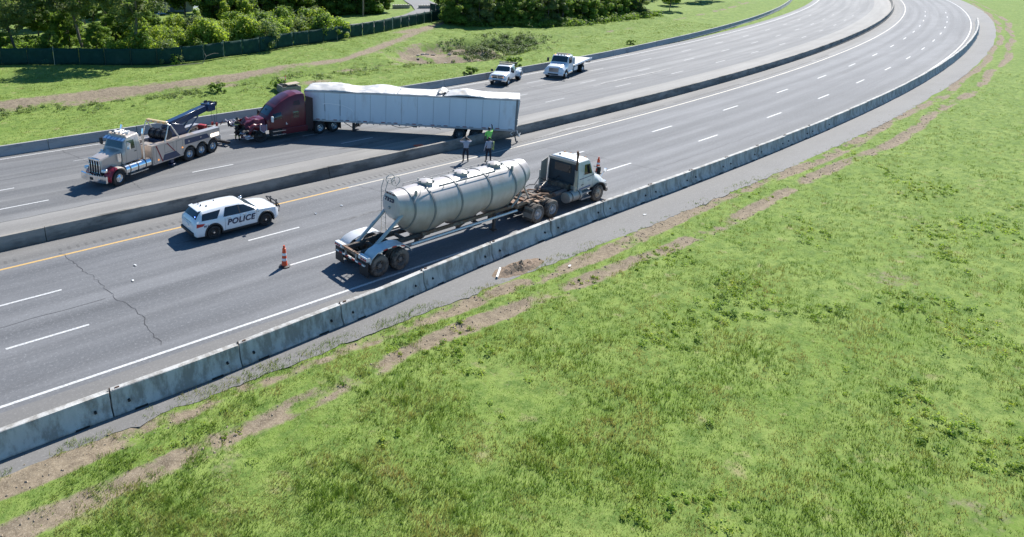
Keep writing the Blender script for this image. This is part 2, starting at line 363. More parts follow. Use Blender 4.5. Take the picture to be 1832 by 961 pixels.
def crack(pts, w, parent, jit=.10):
    P = []
    for (a, c), (d, e) in zip(pts, pts[1:]):
        n = max(2, int(math.hypot(d - a, e - c) / .22))
        for i in range(n): t = i / n; P.append((a + (d - a) * t + rnd.uniform(-jit, jit), c + (e - c) * t + rnd.uniform(-jit, jit) * .4))
    b = MB(); b.grid([[(x - w * rnd.uniform(.25, 1), y + off(x) * 0, .006), (x + w * rnd.uniform(.25, 1), y, .006)] for x, y in P]); b.build('crack', CRK, parent, smooth=0)
crack([(5.98, 33.2), (6.17, 32.86), (6.35, 31.66), (6.31, 30.97), (6.65, 29.88), (6.72, 28.96), (6.8, 27.5), (7.3, 25.2), (7.2, 22.2)], .024, near_road)
crack([(23.55, 33.2), (23.88, 32.5), (24.21, 31.83), (24.47, 30.77), (24.9, 28.6), (25.1, 26.3)], .022, near_road)
crack([(40.28, 31.8), (40.73, 30.26), (41.23, 29.18), (41.5, 27), (42, 23.5)], .02, near_road)
crack([(10.47, 52.2), (10.73, 50.83), (11.01, 49.58), (11.7, 45.5), (12.35, 41.76), (12.58, 39.8)], .022, far_road)
crack([(57.5, 53), (58, 48), (58.6, 42)], .03, far_road); crack([(74.5, 53), (75, 49), (75.8, 43)], .03, far_road)
for s0, mm, ln, w in ((34, 31.6, 14, .025), (-4, 27.3, 11, .02), (24, 27.4, 18, .018), (43, 23.8, 15, .02)):
    b = MB(); b.grid([[(s0 + i * .5, mm + off(s0 + i * .5) + .12 * mnoise.noise((i * .4, mm, 0)) - w * (.4 + abs(mnoise.noise((i * .9, 5, mm)))), .006), (s0 + i * .5, mm + off(s0 + i * .5) + .12 * mnoise.noise((i * .4, mm, 0)) + w * (.4 + abs(mnoise.noise((i * .9, 2, mm)))), .006)] for i in range(int(ln * 2))]); b.build('crack', CRK, near_road, smooth=0)
for s0, mm, ln, w in ((46, 43.2, 40, .04), (50, 46.9, 44, .035), (44, 50.6, 50, .035), (-6, 47.2, 26, .02), (0, 39.3, 60, .03)):
    b = MB(); b.grid([[(s0 + i * .5, mm + off(s0 + i * .5) + .12 * mnoise.noise((i * .4, mm, 0)) - w * (.3 + abs(mnoise.noise((i * .9, 5, mm)))), .006), (s0 + i * .5, mm + off(s0 + i * .5) + .12 * mnoise.noise((i * .4, mm, 0)) + w * (.3 + abs(mnoise.noise((i * .9, 2, mm)))), .006)] for i in range(int(ln * 2))]); b.build('crack', CRK, far_road, smooth=0)

STAIN = mat('oil_stain', (.075, .073, .072), .6, var=.3, scale=2, col2=(.14, .14, .14), amt=.55, scale2=2.5)
for s0, m0, ln, wd, par in ((41.5, 33.75, 9.5, .5, near_road), (27.5, 40.3, 5.5, .8, far_road), (25.2, 44.6, 3.5, 1.0, far_road), (11, 31.0, 2.4, .35, near_road), (19.6, 28.6, 3.0, .3, near_road), (52, 47.2, 16, .35, far_road), (60, 43.4, 22, .3, far_road)):
    b = MB(); n = int(ln * 4); b.grid([[(s0 + ln * i / n, m0 + off(s0 + ln * i / n) + .3 * mnoise.noise((i * .12, m0, 0)) + sg * wd * .5 * math.sin(math.pi * i / n) ** .5 * (.45 + .8 * abs(mnoise.noise((i * .35, sg * 3, m0)))), .0075) for sg in (-1, 1)] for i in range(n + 1)]); b.build('oil_stain', STAIN, par, smooth=0)
# ------------------------------------------------------------------ concrete barriers
CONC = mat('barrier_concrete', (.45, .44, .415), .85, var=.16, scale=2.5, bump=.3, bscale=25, col2=(.25, .235, .21), amt=.62, scale2=2.4, stretch=(1, 1, .35))
CONC_D = mat('median_concrete', (.30, .275, .24), .88, var=.2, scale=2.2, bump=.3, bscale=22, col2=(.13, .12, .105), amt=.65, scale2=1.1, stretch=(.35, 1, 1.2), dust=((.10, .092, .08), .0, .45))
CONC_F = mat('roadside_concrete', (.34, .335, .325), .85, var=.15, scale=2, bump=.3, bscale=22, col2=(.2, .195, .19), amt=.3, scale2=1.0, stretch=(.4, 1, 1.5))
def jersey(h, wb, wt):
    return [(-wb / 2, 0), (-wb / 2, .07), (-wb / 2 + .13 * wb / .6, .07 + .27 * h), (-wt / 2, h - .015), (-wt / 2 + .015, h), (wt / 2 - .015, h), (wt / 2, h - .015), (wb / 2 - .13 * wb / .6, .07 + .27 * h), (wb / 2, .07), (wb / 2, 0)]
def barrier_piece(s0, s1, line, prof, z=0.0, step=3.0):
    b = MB(); n = max(1, round((s1 - s0) / step)); secs = []
    for i in range(n + 1):
        s = s0 + (s1 - s0) * i / n; y = line(s); d = (line(s + .5) - line(s - .5)); nx, ny = -d / math.hypot(1, d), 1 / math.hypot(1, d)
        secs.append([(s + nx * a, y + ny * a, z + c) for a, c in prof])
    return b.loft(secs)
med = empty('median_barrier', (0, 0, 0), label='long stained concrete median wall the box trailer has climbed over', cat='barrier')
s = -64.2
while s < 330:
    barrier_piece(s, s + 17.47, lambda q: 35.36 + off(q), jersey(.72, .58, .2), 0.001).build('barrier_panel', CONC_D, med, smooth=30, bevel=.012); s += 17.5
far_b = empty('roadside_barrier', (0, 0, 0), label='concrete wall between the far lanes and the grass bank', cat='barrier')
s = -44.6
while s < 330:
    barrier_piece(s, s + 6.76, lambda q: 53.35 + off(q) * (1 if q < 60 else 1 + .18 * min(1, (q - 60) / 40)), jersey(.76, .56, .2), 0.001).build('barrier_panel', CONC_F, far_b, smooth=30, bevel=.012); s += 6.8
def near_line(s): return lerp_tab([(-60, 18.95), (8, 19.62), (16.3, 20.1), (18.2, 20.3), (22.8, 20.62), (27.3, 20.86), (31.6, 20.98), (38.8, 21.1), (50, 21.15), (700, 21.15)], s) + (off(s) - off(38.8) if s > 38.8 else 0)
LOOP = mat('rusty_pin', (.10, .055, .035), .8, metal=.4)
HOLE = mat('dark_recess', (.02, .02, .02), .9)
k = 0; s = 18.17 - 4.57 * 5
names = {5: 'beside the rear wheels of the tanker', 6: 'beside the middle of the tank', 7: 'beside the rear wheels of the white tractor', 8: 'beside the cab of the white tractor', 4: 'just left of the tanker mud flaps'}
while s < 175:
    o = tag(empty('concrete_barrier', (0, 0, 0)), (f'pale concrete barrier segment {names[k]}, {ORD[k]} from the left' if k in names else f'pale temporary concrete barrier segment, {ORD[k]} from the left along the near shoulder'), 'barrier', 'temporary barrier segments on the near shoulder')
    p = barrier_piece(s + .025, s + 4.545, (lambda q, a=rnd.uniform(-.025, .025), c=rnd.uniform(-.025, .025), s0=s: near_line(q) + a + (c - a) * (q - s0) / 4.57), jersey(.83 + rnd.uniform(-.012, .012), .6, .22), .001, 2.3).build('concrete_block', CONC, o, smooth=30, bevel=.015)
    if s < 60:
        y = near_line(s + .3); b = MB(); b.cyl((s + .02, near_line(s), .5), (s + .02, near_line(s), .90), .022); b.box((s + .26, y, .845), (.14, .05, .03)); b.build('connecting_pin', LOOP, o)
        for q in (.55, 4.05):
            yy = near_line(s + q)
            for g_ in (-1, 1): b = MB(); b.cyl((s + q, yy + g_ * .225, .33), (s + q, yy + g_ * .15, .36), .045, n=10); b.build('lifting_hole', HOLE, o)
        b = MB()
        b.v = []; b.f = []; b.mi = []
        for q in (.9, 3.6): b = MB(); yy = near_line(s + q); b.box((s + q, yy - .295, .03), (.42, .06, .055)); b.build('drain_slot', HOLE, o)
    k += 1; s += 4.57

# clods of turned earth in the wheel ruts of the near verge
b = MB(); g = random.Random(12)
for k in range(900):
    s = g.uniform(-6, 75); c = g.choice((18.15, 18.15, 16.55)); mm = c + .25 * math.sin(s * .21 + c) + g.gauss(0, .26)
    if bare(s, mm) < .25: continue
    r = g.uniform(.02, .05); z = terrain(s, mm); q = g.uniform(0, 3); b.box((s, mm + off(s), z + r * .2), (r * g.uniform(1, 2.2), r * g.uniform(.8, 1.6), r), g.uniform(-.6, .6), g.uniform(-.6, .6), q, taper=(.6, .55))
tag(b.build('earth_clods', mat('earth_clod', (.30, .24, .17), .95, var=.4, scale=2.5), smooth=0), 'loose clods of earth in the wheel ruts of the near verge', 'clods', kind='stuff')
# ------------------------------------------------------------------ grass blades
def blades(name, pts, h, w, per, material, seed=1):
    g = np.random.default_rng(seed); hf = np.array([.75 + .9 * mnoise.noise((p[0] * .35, p[1] * .35, 1)) + .45 * mnoise.noise((p[0] * 1.4, p[1] * 1.4, 4)) for p in pts]); P = np.repeat(np.array(pts), per, axis=0); n = len(P)
    P[:, :2] += g.normal(0, w * 2.5, (n, 2)); hh = h * g.uniform(.45, 1.25, n) * np.clip(np.repeat(hf, per), .25, 2); a = g.uniform(0, 6.283, n); l = g.uniform(.1, .7, n) * hh; c = g.uniform(0, 6.283, n)
    dx, dy = np.cos(a) * w * .5, np.sin(a) * w * .5
    V = np.empty((n, 3, 3)); V[:, 0] = P; V[:, 1] = P; V[:, 2] = P
    V[:, 0, 0] -= dx; V[:, 0, 1] -= dy; V[:, 1, 0] += dx; V[:, 1, 1] += dy; V[:, 2, 0] += np.cos(c) * l; V[:, 2, 1] += np.sin(c) * l; V[:, 2, 2] += hh; V[:, :2, 2] -= .02
    me = bpy.data.meshes.new(name); me.vertices.add(n * 3); me.vertices.foreach_set('co', V.ravel()); me.loops.add(n * 3); me.loops.foreach_set('vertex_index', np.arange(n * 3)); me.polygons.add(n); me.polygons.foreach_set('loop_start', np.arange(n) * 3)
    me.update(calc_edges=True); me.validate(); me.materials.append(material)
    o = bpy.data.objects.new(name, me); COL.objects.link(o); return o
GRASS = mat('grass_blade', (.155, .255, .040), .75, var=.35, scale=1.1, col2=(.34, .32, .13), amt=.52, scale2=.55, trans=.25, spec=.1, upn=1.6)
GRASS2 = mat('grass_blade_far', (.185, .265, .055), .8, var=.35, scale=.25, col2=(.31, .315, .13), amt=.42, scale2=.9, trans=.25, spec=.1, upn=1.6)
def ok_blade(s, mm):
    return bare(s, mm) * 1.25 + .45 * fbm(s, mm, 1.3) < rnd.uniform(.18, .9)
pts = []; 
while len(pts) < 90000:
    d = 9 * (110 / 9) ** rnd.random(); a = R(rnd.uniform(-4, 112)); s, mm = d * math.cos(a), d * math.sin(a)
    if mm < 19.15 and ok_blade(s, mm): pts.append((s, mm + off(s), terrain(s, mm)))
tag(blades('near_grass', pts, .13, .022, 5, GRASS, 2), 'bright green grass growing along the near shoulder', 'grass', kind='stuff')
pts = []
while len(pts) < 60000:
    s = rnd.uniform(-5, 135); mm = rnd.uniform(54.1, 96)
    if rnd.random() < .9 - .5 * (s / 135) and ok_blade(s, mm): pts.append((s, mm + off(s), terrain(s, mm)))
tag(blades('bank_grass', pts, .11, .05, 3, GRASS2, 3), 'rough green grass on the bank beyond the far lanes', 'grass', kind='stuff')
# ------------------------------------------------------------------ trees and shrubs
def leaf_mat(name, c, c2, amt=.4, trans=.55):
    return mat(name, c, .6, var=.45, scale=.55, col2=c2, amt=amt, scale2=.9, trans=trans, spec=.25)
LEAF = [leaf_mat('leaf_dark', (.105, .180, .036), (.21, .28, .065)), leaf_mat('leaf_mid', (.145, .240, .045), (.25, .325, .085)),
        leaf_mat('leaf_bright', (.21, .31, .045), (.31, .37, .075), .5), leaf_mat('leaf_greyish', (.14, .20, .078), (.22, .27, .12), .45), leaf_mat('leaf_gully_shade', (.065, .110, .026), (.12, .16, .045), .4, .4)]  # last leaf colour is darkened to carry the tree shade over the gully
BARK = mat('bark', (.16, .135, .11), .9, var=.3, scale=4, bump=.6, stretch=(1, 1, .3))
def leaves(centres, per, size, seed, squash=.75):
    g = np.random.default_rng(seed); C = np.array([c[:3] for c in centres]); r = np.array([c[3] for c in centres])
    n = len(C) * per; d = g.normal(size=(n, 3)); d /= np.linalg.norm(d, axis=1)[:, None]; rr = g.uniform(.35, 1, n) ** .5
    P = np.repeat(C, per, 0) + d * (np.repeat(r, per) * rr)[:, None] * [1, 1, squash]
    nrm = d * .8 + g.normal(0, .5, (n, 3)) + [0, 0, .95]; nrm /= np.linalg.norm(nrm, axis=1)[:, None]
    t = np.cross(nrm, g.normal(size=(n, 3))); t /= np.linalg.norm(t, axis=1)[:, None]; b = np.cross(nrm, t)
    sz = size * g.uniform(.55, 1.35, n)[:, None]; V = np.stack([P - t * sz, P - b * sz * .55, P + t * sz, P + b * sz * .55], 1)
    me = bpy.data.meshes.new('crown'); me.vertices.add(n * 4); me.vertices.foreach_set('co', V.ravel()); me.loops.add(n * 4); me.loops.foreach_set('vertex_index', np.arange(n * 4)); me.polygons.add(n); me.polygons.foreach_set('loop_start', np.arange(n) * 4)
    me.update(calc_edges=True); me.validate(); return me
def make_tree(seed, h, rx, base, kind, nclump, per, size, trunk_r=.16, lean=0.0, round_top=1.0):
    g = random.Random(seed); tb = MB(); top = h * .8; path = []; x = y = 0
    for i in range(7):
        t = i / 6; path.append((x, y, top * t - .15)); x += g.uniform(-.25, .25) + lean; y += g.uniform(-.25, .25)
    tb.tube(path, [trunk_r * (1.25 - 1.05 * i / 6) for i in range(7)], 8); cen = []
    for i in range(9):
        t = g.uniform(.35, .95); a = g.uniform(0, 6.28); k = min(5, int(t * 6)); p = Vector(path[k]).lerp(Vector(path[k + 1]), t * 6 - k)
        ln = rx * g.uniform(.5, .95); e = p + Vector((math.cos(a) * ln, math.sin(a) * ln, ln * g.uniform(.35, .8))); mid = p.lerp(e, .5) + Vector((0, 0, -.12 * ln))
        tb.tube([p, mid, e], [trunk_r * .42 * (1.1 - .6 * t), trunk_r * .28, trunk_r * .1], 6)
    cz = (h + base) / 2; rz = (h - base) / 2
    for i in range(nclump):
        while True:
            u, v, w = g.uniform(-1, 1), g.uniform(-1, 1), g.uniform(-1, 1); q = math.sqrt(u * u + v * v + w * w)
            if .45 < q < 1: break
        lump = 1 + .28 * mnoise.noise((u * 1.8 + seed, v * 1.8, w * 1.8))
        taper = 1 - .35 * max(0, w) * round_top
        cen.append((x * .5 + u * rx * lump * taper, y * .5 + v * rx * lump * taper, cz + w * rz * lump, g.uniform(.5, 1.0) * rx * .29))
    return tb.mesh('trunk', BARK), leaves(cen, per, size, seed, .66), kind
def setmat(me, m): me.materials.clear(); me.materials.append(m); return me
KINDS = [make_tree(11, 12.5, 4.4, 2.2, 0, 92, 220, .20), make_tree(12, 10.5, 3.9, 1.6, 0, 86, 220, .19), make_tree(13, 9.0, 3.6, .8, 1, 84, 220, .19), make_tree(14, 8.0, 3.2, .4, 1, 78, 220, .18), make_tree(15, 13.5, 4.2, 3.8, 3, 100, 170, .17, .2, .12), make_tree(16, 9.0, 4.8, -1.2, 1, 84, 230, .22), make_tree(17, 8.0, 4.4, -1.6, 1, 78, 230, .21)]
for t in KINDS: setmat(t[1], LEAF[t[2]])
def tree(kind, s, n, z, sc, rz, label, group, leaf=None, name='tree'):
    if kind > 4: leaf = leaf if leaf else 1
    o = empty(name, (s, n, z), rz, label, 'tree', group); o.scale = (sc, sc, sc * rnd.uniform(.92, 1.1))
    tm, cm, _ = KINDS[kind]; inst('trunk', tm, o)
    if leaf is not None:
        key = (kind, leaf)
        if key not in CR: CR[key] = setmat(cm.copy(), LEAF[leaf])
        cm = CR[key]
    inst('crown', cm, o); return o
CR = {}
def gz(s, n): return terrain(s, n - off(s))
# trees behind the fence on the left, trunks showing
left = [(4, 2, 97.5, .95, 3), (4, 15.0, 93.5, .85, 3), (4, 23.5, 95.5, 1.0, None), (4, 26.8, 84.2, 1.06, 3), (1, 9.5, 103, .8, 3), (0, 13, 112, .85, 1), (1, 20.5, 108.5, .8, 0), (2, 22.5, 99.0, .62, 1), (0, 31, 118, .85, 1), (2, 28.5, 97.5, .58, 1), (3, 33.0, 103.5, .68, 1), (2, 36.5, 110, .75, 1), (0, 5, 116, 1.0, 0), (1, 27, 126, 1.0, 0), (3, 0.5, 95, .7, 0), (1, -5, 100, .9, 1), (0, -12, 106, 1.0, None), (2, 12.0, 92.0, .5, 1), (3, 7.0, 95.5, .55, 0), (3, 18.2, 90.5, .42, 1), (2, 24.0, 90.5, .48, 1), (3, 29.5, 91.5, .5, 2), (1, 18, 118, .95, 1), (2, 24, 114, .85, 1), (1, 33, 111, .7, 1), (0, 12, 124, 1.1, 1), (0, 22, 132, 1.2, 0), (1, 33, 131, 1.1, 0), (0, 36, 123, 1.0, 0), (3, 31.5, 97.0, .55, 2), (2, 34.5, 99.5, .5, 1)]
for i, (k, s, n, sc, lf) in enumerate(sorted(left, key=lambda q: q[1] * 1.5 - q[2])):
    tree(k, s, n, gz(s, n), sc, rnd.uniform(0, 6), ['leafy green', 'tall grey-green', 'dense dark green', 'broad spreading'][i % 4] + f' tree, {ORD[i]} from the left behind the green screen fence', 'trees behind the left of the fence', lf)
# dark row beyond the back road
row = [(5, 54.0, 118.5, 0.85), (5, 57.1, 119.7, 1.03), (2, 60.2, 118.8, 0.83), (2, 63.3, 118.9, 0.9), (2, 66.4, 118.5, 0.94), (2, 69.5, 118.1, 0.95), (2, 72.6, 119.0, 0.83), (2, 75.7, 119.6, 0.97), (6, 78.8, 119.5, 0.84), (5, 81.9, 118.8, 1.04), (6, 85.0, 117.4, 0.98), (5, 88.1, 116.9, 0.86), (2, 91.2, 117.3, 0.77), (0, 50.0, 124.6, 1.05), (0, 54.8, 125.7, 1.16), (5, 59.6, 126.0, 1.09), (0, 64.4, 125.5, 1.19), (5, 69.2, 126.5, 1.12), (0, 74.0, 124.2, 1.13), (5, 78.8, 124.4, 1.13), (1, 83.6, 126.9, 1.01), (0, 88.4, 126.8, 1.03), (0, 93.2, 124.6, 1.13), (1, 40.0, 141.4, 1.32), (1, 46.5, 147.0, 1.11), (0, 53.0, 148.9, 1.15), (1, 59.5, 146.9, 1.21), (1, 66.0, 138.9, 1.24), (1, 72.5, 141.9, 1.17), (0, 79.0, 136.5, 1.31), (1, 85.5, 137.6, 1.22), (1, 92.0, 141.5, 1.11)]
for i, (k, s, n, sc) in enumerate(sorted(row, key=lambda q: q[1] * 1.5 - q[2])):
    tree(k, s, n, gz(s, n), sc, rnd.uniform(0, 6), f'dark green tree, {ORD[i]} from the left in the shady row beyond the back road', 'shady trees beyond the back road', 0 if i % 3 else None)
# wood on the right above the gully
right = [(5, 87.0, 89.4, 0.67), (5, 90.1, 87.1, 0.67), (6, 93.2, 85.6, 0.51), (6, 96.3, 84.4, 0.52), (6, 99.4, 83.7, 0.65), (5, 102.5, 82.1, 0.63), (6, 105.6, 82.1, 0.62), (5, 108.7, 82.4, 0.56), (5, 111.8, 81.8, 0.61), (6, 114.9, 82.0, 0.61), (5, 118.0, 82.4, 0.6), (5, 121.1, 82.9, 0.53), (5, 124.2, 82.8, 0.58), (6, 127.3, 83.0, 0.57), (5, 130.4, 82.7, 0.63), (6, 90.0, 91.0, 0.85), (5, 94.2, 88.9, 0.84), (5, 98.4, 86.3, 0.76), (6, 102.6, 86.6, 0.74), (5, 106.8, 84.8, 0.71), (5, 111.0, 85.7, 0.67), (5, 115.2, 84.8, 0.67), (5, 119.4, 86.1, 0.75), (6, 123.6, 86.1, 0.72), (5, 127.8, 87.2, 0.73), (6, 132.0, 86.5, 0.83), (0, 95.0, 100.9, 0.91), (0, 100.5, 100.6, 0.91), (1, 106.0, 98.8, 0.85), (0, 111.5, 99.1, 0.8), (1, 117.0, 100.8, 0.87), (1, 122.5, 98.8, 0.83), (0, 128.0, 97.1, 0.9), (1, 133.5, 99.4, 1.0)]
for i, (k, s, n, sc) in enumerate(sorted(right, key=lambda q: q[1] * 1.5 - q[2])):
    tree(k, s, n, gz(s, n), sc, rnd.uniform(0, 6), f'bushy mid-green tree, {ORD[i]} from the left in the wood above the eroded gully', 'trees in the wood above the gully', [1, 0, 1, 3, 1][i % 5])
# the roadside woods go on along the bend
i = 0
for s in range(140, 190, 9):
    for dm in (76, 88, 101):
        ss = s + rnd.uniform(-3, 3); mm = dm + rnd.uniform(-4, 4); n = mm + off(ss); i += 1
        tree(i % 4, ss, n, gz(ss, n), rnd.uniform(.6, .9), rnd.uniform(0, 6), f'broadleaf tree, {ORD[i - 1]} counting up the far roadside wood along the bend', 'trees of the far roadside wood along the bend', [0, 1, 1][i % 3])
# shrubs and tall weeds between the fence and the back road
def make_shrub(seed, h, rx, per, size, n, spire=0):
    g = random.Random(seed); cen = []; sb = MB()
    for k in range(n):
        a = g.uniform(0, 6.28); q = g.random() ** .6; t = g.random()
        wdt = rx * (1 - t * .8) if spire else rx * math.sqrt(max(.1, 1 - (t * .9) ** 2))
        cen.append((math.cos(a) * q * wdt, math.sin(a) * q * wdt, .12 * h + t * h * .88, g.uniform(.14, .30) * h * (.5 if spire else 1)))
    for k in range(7):
        c = cen[k]; sb.tube([(c[0] * .15, c[1] * .15, -.1), (c[0] * .5, c[1] * .5, c[2] * .5), (c[0], c[1], c[2])], [.035, .025, .01], 5)
    return sb.mesh('stem', BARK), leaves(cen, per, size, seed, .9)
SHR = [make_shrub(31, 2.0, 1.5, 60, .13, 26), make_shrub(32, 1.5, 1.3, 60, .12, 22), make_shrub(33, 3.6, 1.2, 60, .14, 30, 1), make_shrub(34, 2.6, 1.6, 60, .14, 30), make_shrub(35, .7, .75, 50, .09, 14)]
SM = {}
def shrub(kind, s, n, sc, leaf, label, group, name='shrub'):
    o = empty(name, (s, n, gz(s, n)), rnd.uniform(0, 6), label, 'shrub', group); o.scale = (sc, sc, sc * rnd.uniform(.9, 1.15)); a, b = SHR[kind]
    inst('stem', a, o)
    if (kind, leaf) not in SM: SM[(kind, leaf)] = setmat(b.copy(), LEAF[leaf])
    inst('foliage', SM[(kind, leaf)], o)
    return o
i = 0
sh = []
for r, (dn, cnt) in enumerate(((2.6, 38), (6.0, 34), (10.5, 28), (16, 20))):
    for k in range(cnt):
        s = 24 + (60 - 24) * (k + rnd.random()) / cnt + r * 2.2; bn = lerp_tab([(8, 90), (23, 81.5), (29, 79.2), (46, 82), (58, 84.5), (93, 98)], s); sh.append((s, bn + dn + rnd.uniform(-1.6, 1.6), r))
sh.sort(key=lambda q: q[0] * 1.5 - q[1])
cnt_ = [0] * 4; ROWN = ('front row against the screen fence', 'second row behind the screen fence', 'third row behind the screen fence', 'back row of the overgrown strip')
for i, (s, n, r) in enumerate(sh):
    if 58 < s and n > 95.5: continue
    if rnd.random() < .06: continue
    cnt_[r] += 1
    shrub(rnd.choice((0, 0, 1, 3)), s, n, rnd.uniform(.9, 1.5), rnd.choice((2, 2, 2, 1, 3)), f'sunlit shrub, {ORD[cnt_[r] - 1]} from the left in the {ROWN[r]}', 'sunlit shrubs in the overgrown strip behind the fence')
def bn_of(s): return lerp_tab([(-20, 109), (8, 90.6), (23, 81.5), (29, 79.2), (46, 82), (58, 84.5), (93, 98)], s)
for nm, s0, s1, lf, cnt, hi, lb in (('undergrowth', 27, 63, 2, 1500, 1.5, 'dense sunlit weeds filling the strip behind the green fence'), ('shaded_undergrowth', -18, 30, 1, 1200, 1.7, 'dense shaded weeds under the trees behind the left of the fence')):  # sun and shade put into leaf colour: brighter strip, darker under trees
    cen = []
    while len(cen) < cnt:
        s = rnd.uniform(s0, s1); n = bn_of(s) + 1.0 + rnd.random() ** 1.3 * 27
        if s > 57 and n > 94.5: continue
        if math.hypot(s - 58.2, n - 112) < 3.5: continue
        cen.append((s, n, gz(s, n) + rnd.uniform(.1, hi) * (.55 + .5 * mnoise.noise((s * .25, n * .25, 0))), rnd.uniform(.35, .75)))
    me = setmat(leaves(cen, 55, .15, 77 + lf, .8), LEAF[lf]); me.name = nm; tag(inst(nm, me), lb, 'undergrowth', kind='stuff')
for s, n, k, sc, lf, lb in ((44.3, 105.5, 2, 1.1, 2, 'tall narrow yellow-green sapling left of the pair beyond the overgrown strip'), (50.5, 108, 2, 1.25, 2, 'broad light green sapling in the middle beyond the overgrown strip'), (54.0, 106.5, 2, 1.35, 2, 'tall yellowish sapling on the right beyond the overgrown strip'),
                           (64.0, 101.0, 3, 1.15, 3, 'round grey-green bush beside the back road'), (57.0, 112.5, 3, 1.5, 0, 'dark pine-like bush behind the rubbish pile'), (60.5, 99.0, 1, 1.2, 2, 'low bush beside the round bush at the back road')):
    shrub(k, s, n, sc, lf, lb, 'separate bushes beyond the overgrown strip')
for s, n, sc, lb in ((67.4, 58.7, 1.6, 'round weed clump on the verge right behind the white pickup truck'), (58.6, 57.8, 1.3, 'small weed clump on the verge left of the white pickup truck'), (97.0, 61.6, 1.0, 'small dark weed clump by the wall right of the flatbed truck'), (35.0, 62.5, 1.3, 'weed clump beside the concrete drain box'), (29, 64.5, 1.4, 'weed clump on the bank above the wrecker boom')):
    shrub(4, s, n, sc, 1, lb, 'weed clumps on the far verge')

def weeds(nm, cnt, area, hi, leaf, size, lb, rmin=.18, rmax=.45):
    cen = []
    while len(cen) < cnt:
        s, mm = area()
        if s is None: continue
        n = mm + off(s); cen.append((s, n, terrain(s, mm) + rnd.uniform(.03, hi), rnd.uniform(rmin, rmax)))
    me = setmat(leaves(cen, 40, size, cnt, .7), LEAF[leaf]); me.name = nm; tag(inst(nm, me), lb, 'weeds', kind='stuff')
def bank_area():
    s = rnd.uniform(-8, 62); mm = 65.3 + rnd.gauss(0, 1.0) + 1.2 * mnoise.noise((s * .12, 2, 0))
    return (s, mm) if mnoise.noise((s * .35, mm * .5, 7)) > -.05 else (None, None)
def gully_area():
    s, mm = 77 + rnd.gauss(0, 6), 69.5 + rnd.gauss(0, 2.6)
    return (s, mm) if (s > 69 or rnd.random() < .10) and s < 92 and mnoise.noise((s * .4, mm * .4, 5)) > -.25 else (None, None)
def verge_area():
    s, mm = rnd.uniform(2, 60), rnd.uniform(-2, 17.6)
    return (s, mm) if mnoise.noise((s * .22, mm * .3, 11)) > .22 or rnd.random() < .02 else (None, None)
weeds('verge_weeds', 900, verge_area, .06, 2, .035, 'low broad-leaved weeds scattered through the near verge grass', .06, .2)
weeds('tall_verge_weeds', 260, verge_area, .22, 1, .04, 'taller weed clumps standing in the near verge grass', .10, .24)
def wood_area():
    s = rnd.uniform(86, 134); n = (86.8 - (s - 87) * .58 if s < 97 else (81 - (s - 97) * .2 if s < 106 else 79.2 + (s - 106) * .03))
    return s, n - off(s) + rnd.gauss(0, .9)
weeds('wood_edge_undergrowth', 420, wood_area, .9, 1, .16, 'leafy undergrowth along the front edge of the wood above the gully', .4, .9)
weeds('bank_weeds', 420, bank_area, .12, 3, .07, 'darker rough weeds along the foot of the dirt track')
weeds('gully_weeds', 520, gully_area, .16, 4, .10, 'weeds filling the eroded gully below the wood, darkened for tree shade', .3, .7)  # gully shadow comes from the darkened leaf colour
STONE = mat('gully_stone', (.30, .25, .21), .95, var=.3, scale=3)
g = random.Random(3)
for k in range(9):
    s, mm = 63.5 + g.uniform(-3.5, 4.5), 70 + g.uniform(-3, 2.5); b = MB(); b.ico((0, 0, .1), g.uniform(.15, .38), (1.5, 1, .6), 1, .5, g); o = b.build('rock', STONE, smooth=0); o.location = (s, mm + off(s), terrain(s, mm)); o.rotation_euler = (0, 0, g.uniform(0, 6)); tag(o, f'brown rock or clod, {ORD[k]} of those scattered on the eroded gully edge', 'rock', 'rocks on the gully edge')
# ------------------------------------------------------------------ screen fence
FPATH = [(-8, 101), (2, 94.5), (8.7, 90.24), (12.0, 88.25), (15.36, 86.41), (19.27, 84.15), (23.1, 81.45), (26.65, 80.0), (29.1, 79.2), (32, 79.1), (35.1, 79.4), (40.5, 80.7), (46.2, 81.84), (52.4, 83.1), (58.4, 84.4), (67.7, 87.1), (75, 90.3), (85, 94.5), (93, 97.8), (96, 103), (98.5, 110)]
def along(path, step):
    out = []; rest = 0.0
    for (a, b), (c, d) in zip(path, path[1:]):
        l = math.hypot(c - a, d - b); t = rest
        while t < l: out.append((a + (c - a) * t / l, b + (d - b) * t / l)); t += step
        rest = t - l
    return out
SCREEN = mat('green_windscreen_fabric', (.016, .060, .050), .8, var=.25, scale=1.5, bump=.4, bscale=5, col2=(.035, .085, .07), amt=.3, scale2=.7, trans=.3, spec=.2)
GALV = mat('galvanised_post', (.42, .42, .40), .5, metal=.6)
fence = empty('screen_fence', (0, 0, 0), label='long chain fence covered in dark green screen fabric below the trees', cat='fence')
fp = along(FPATH, 3.0)
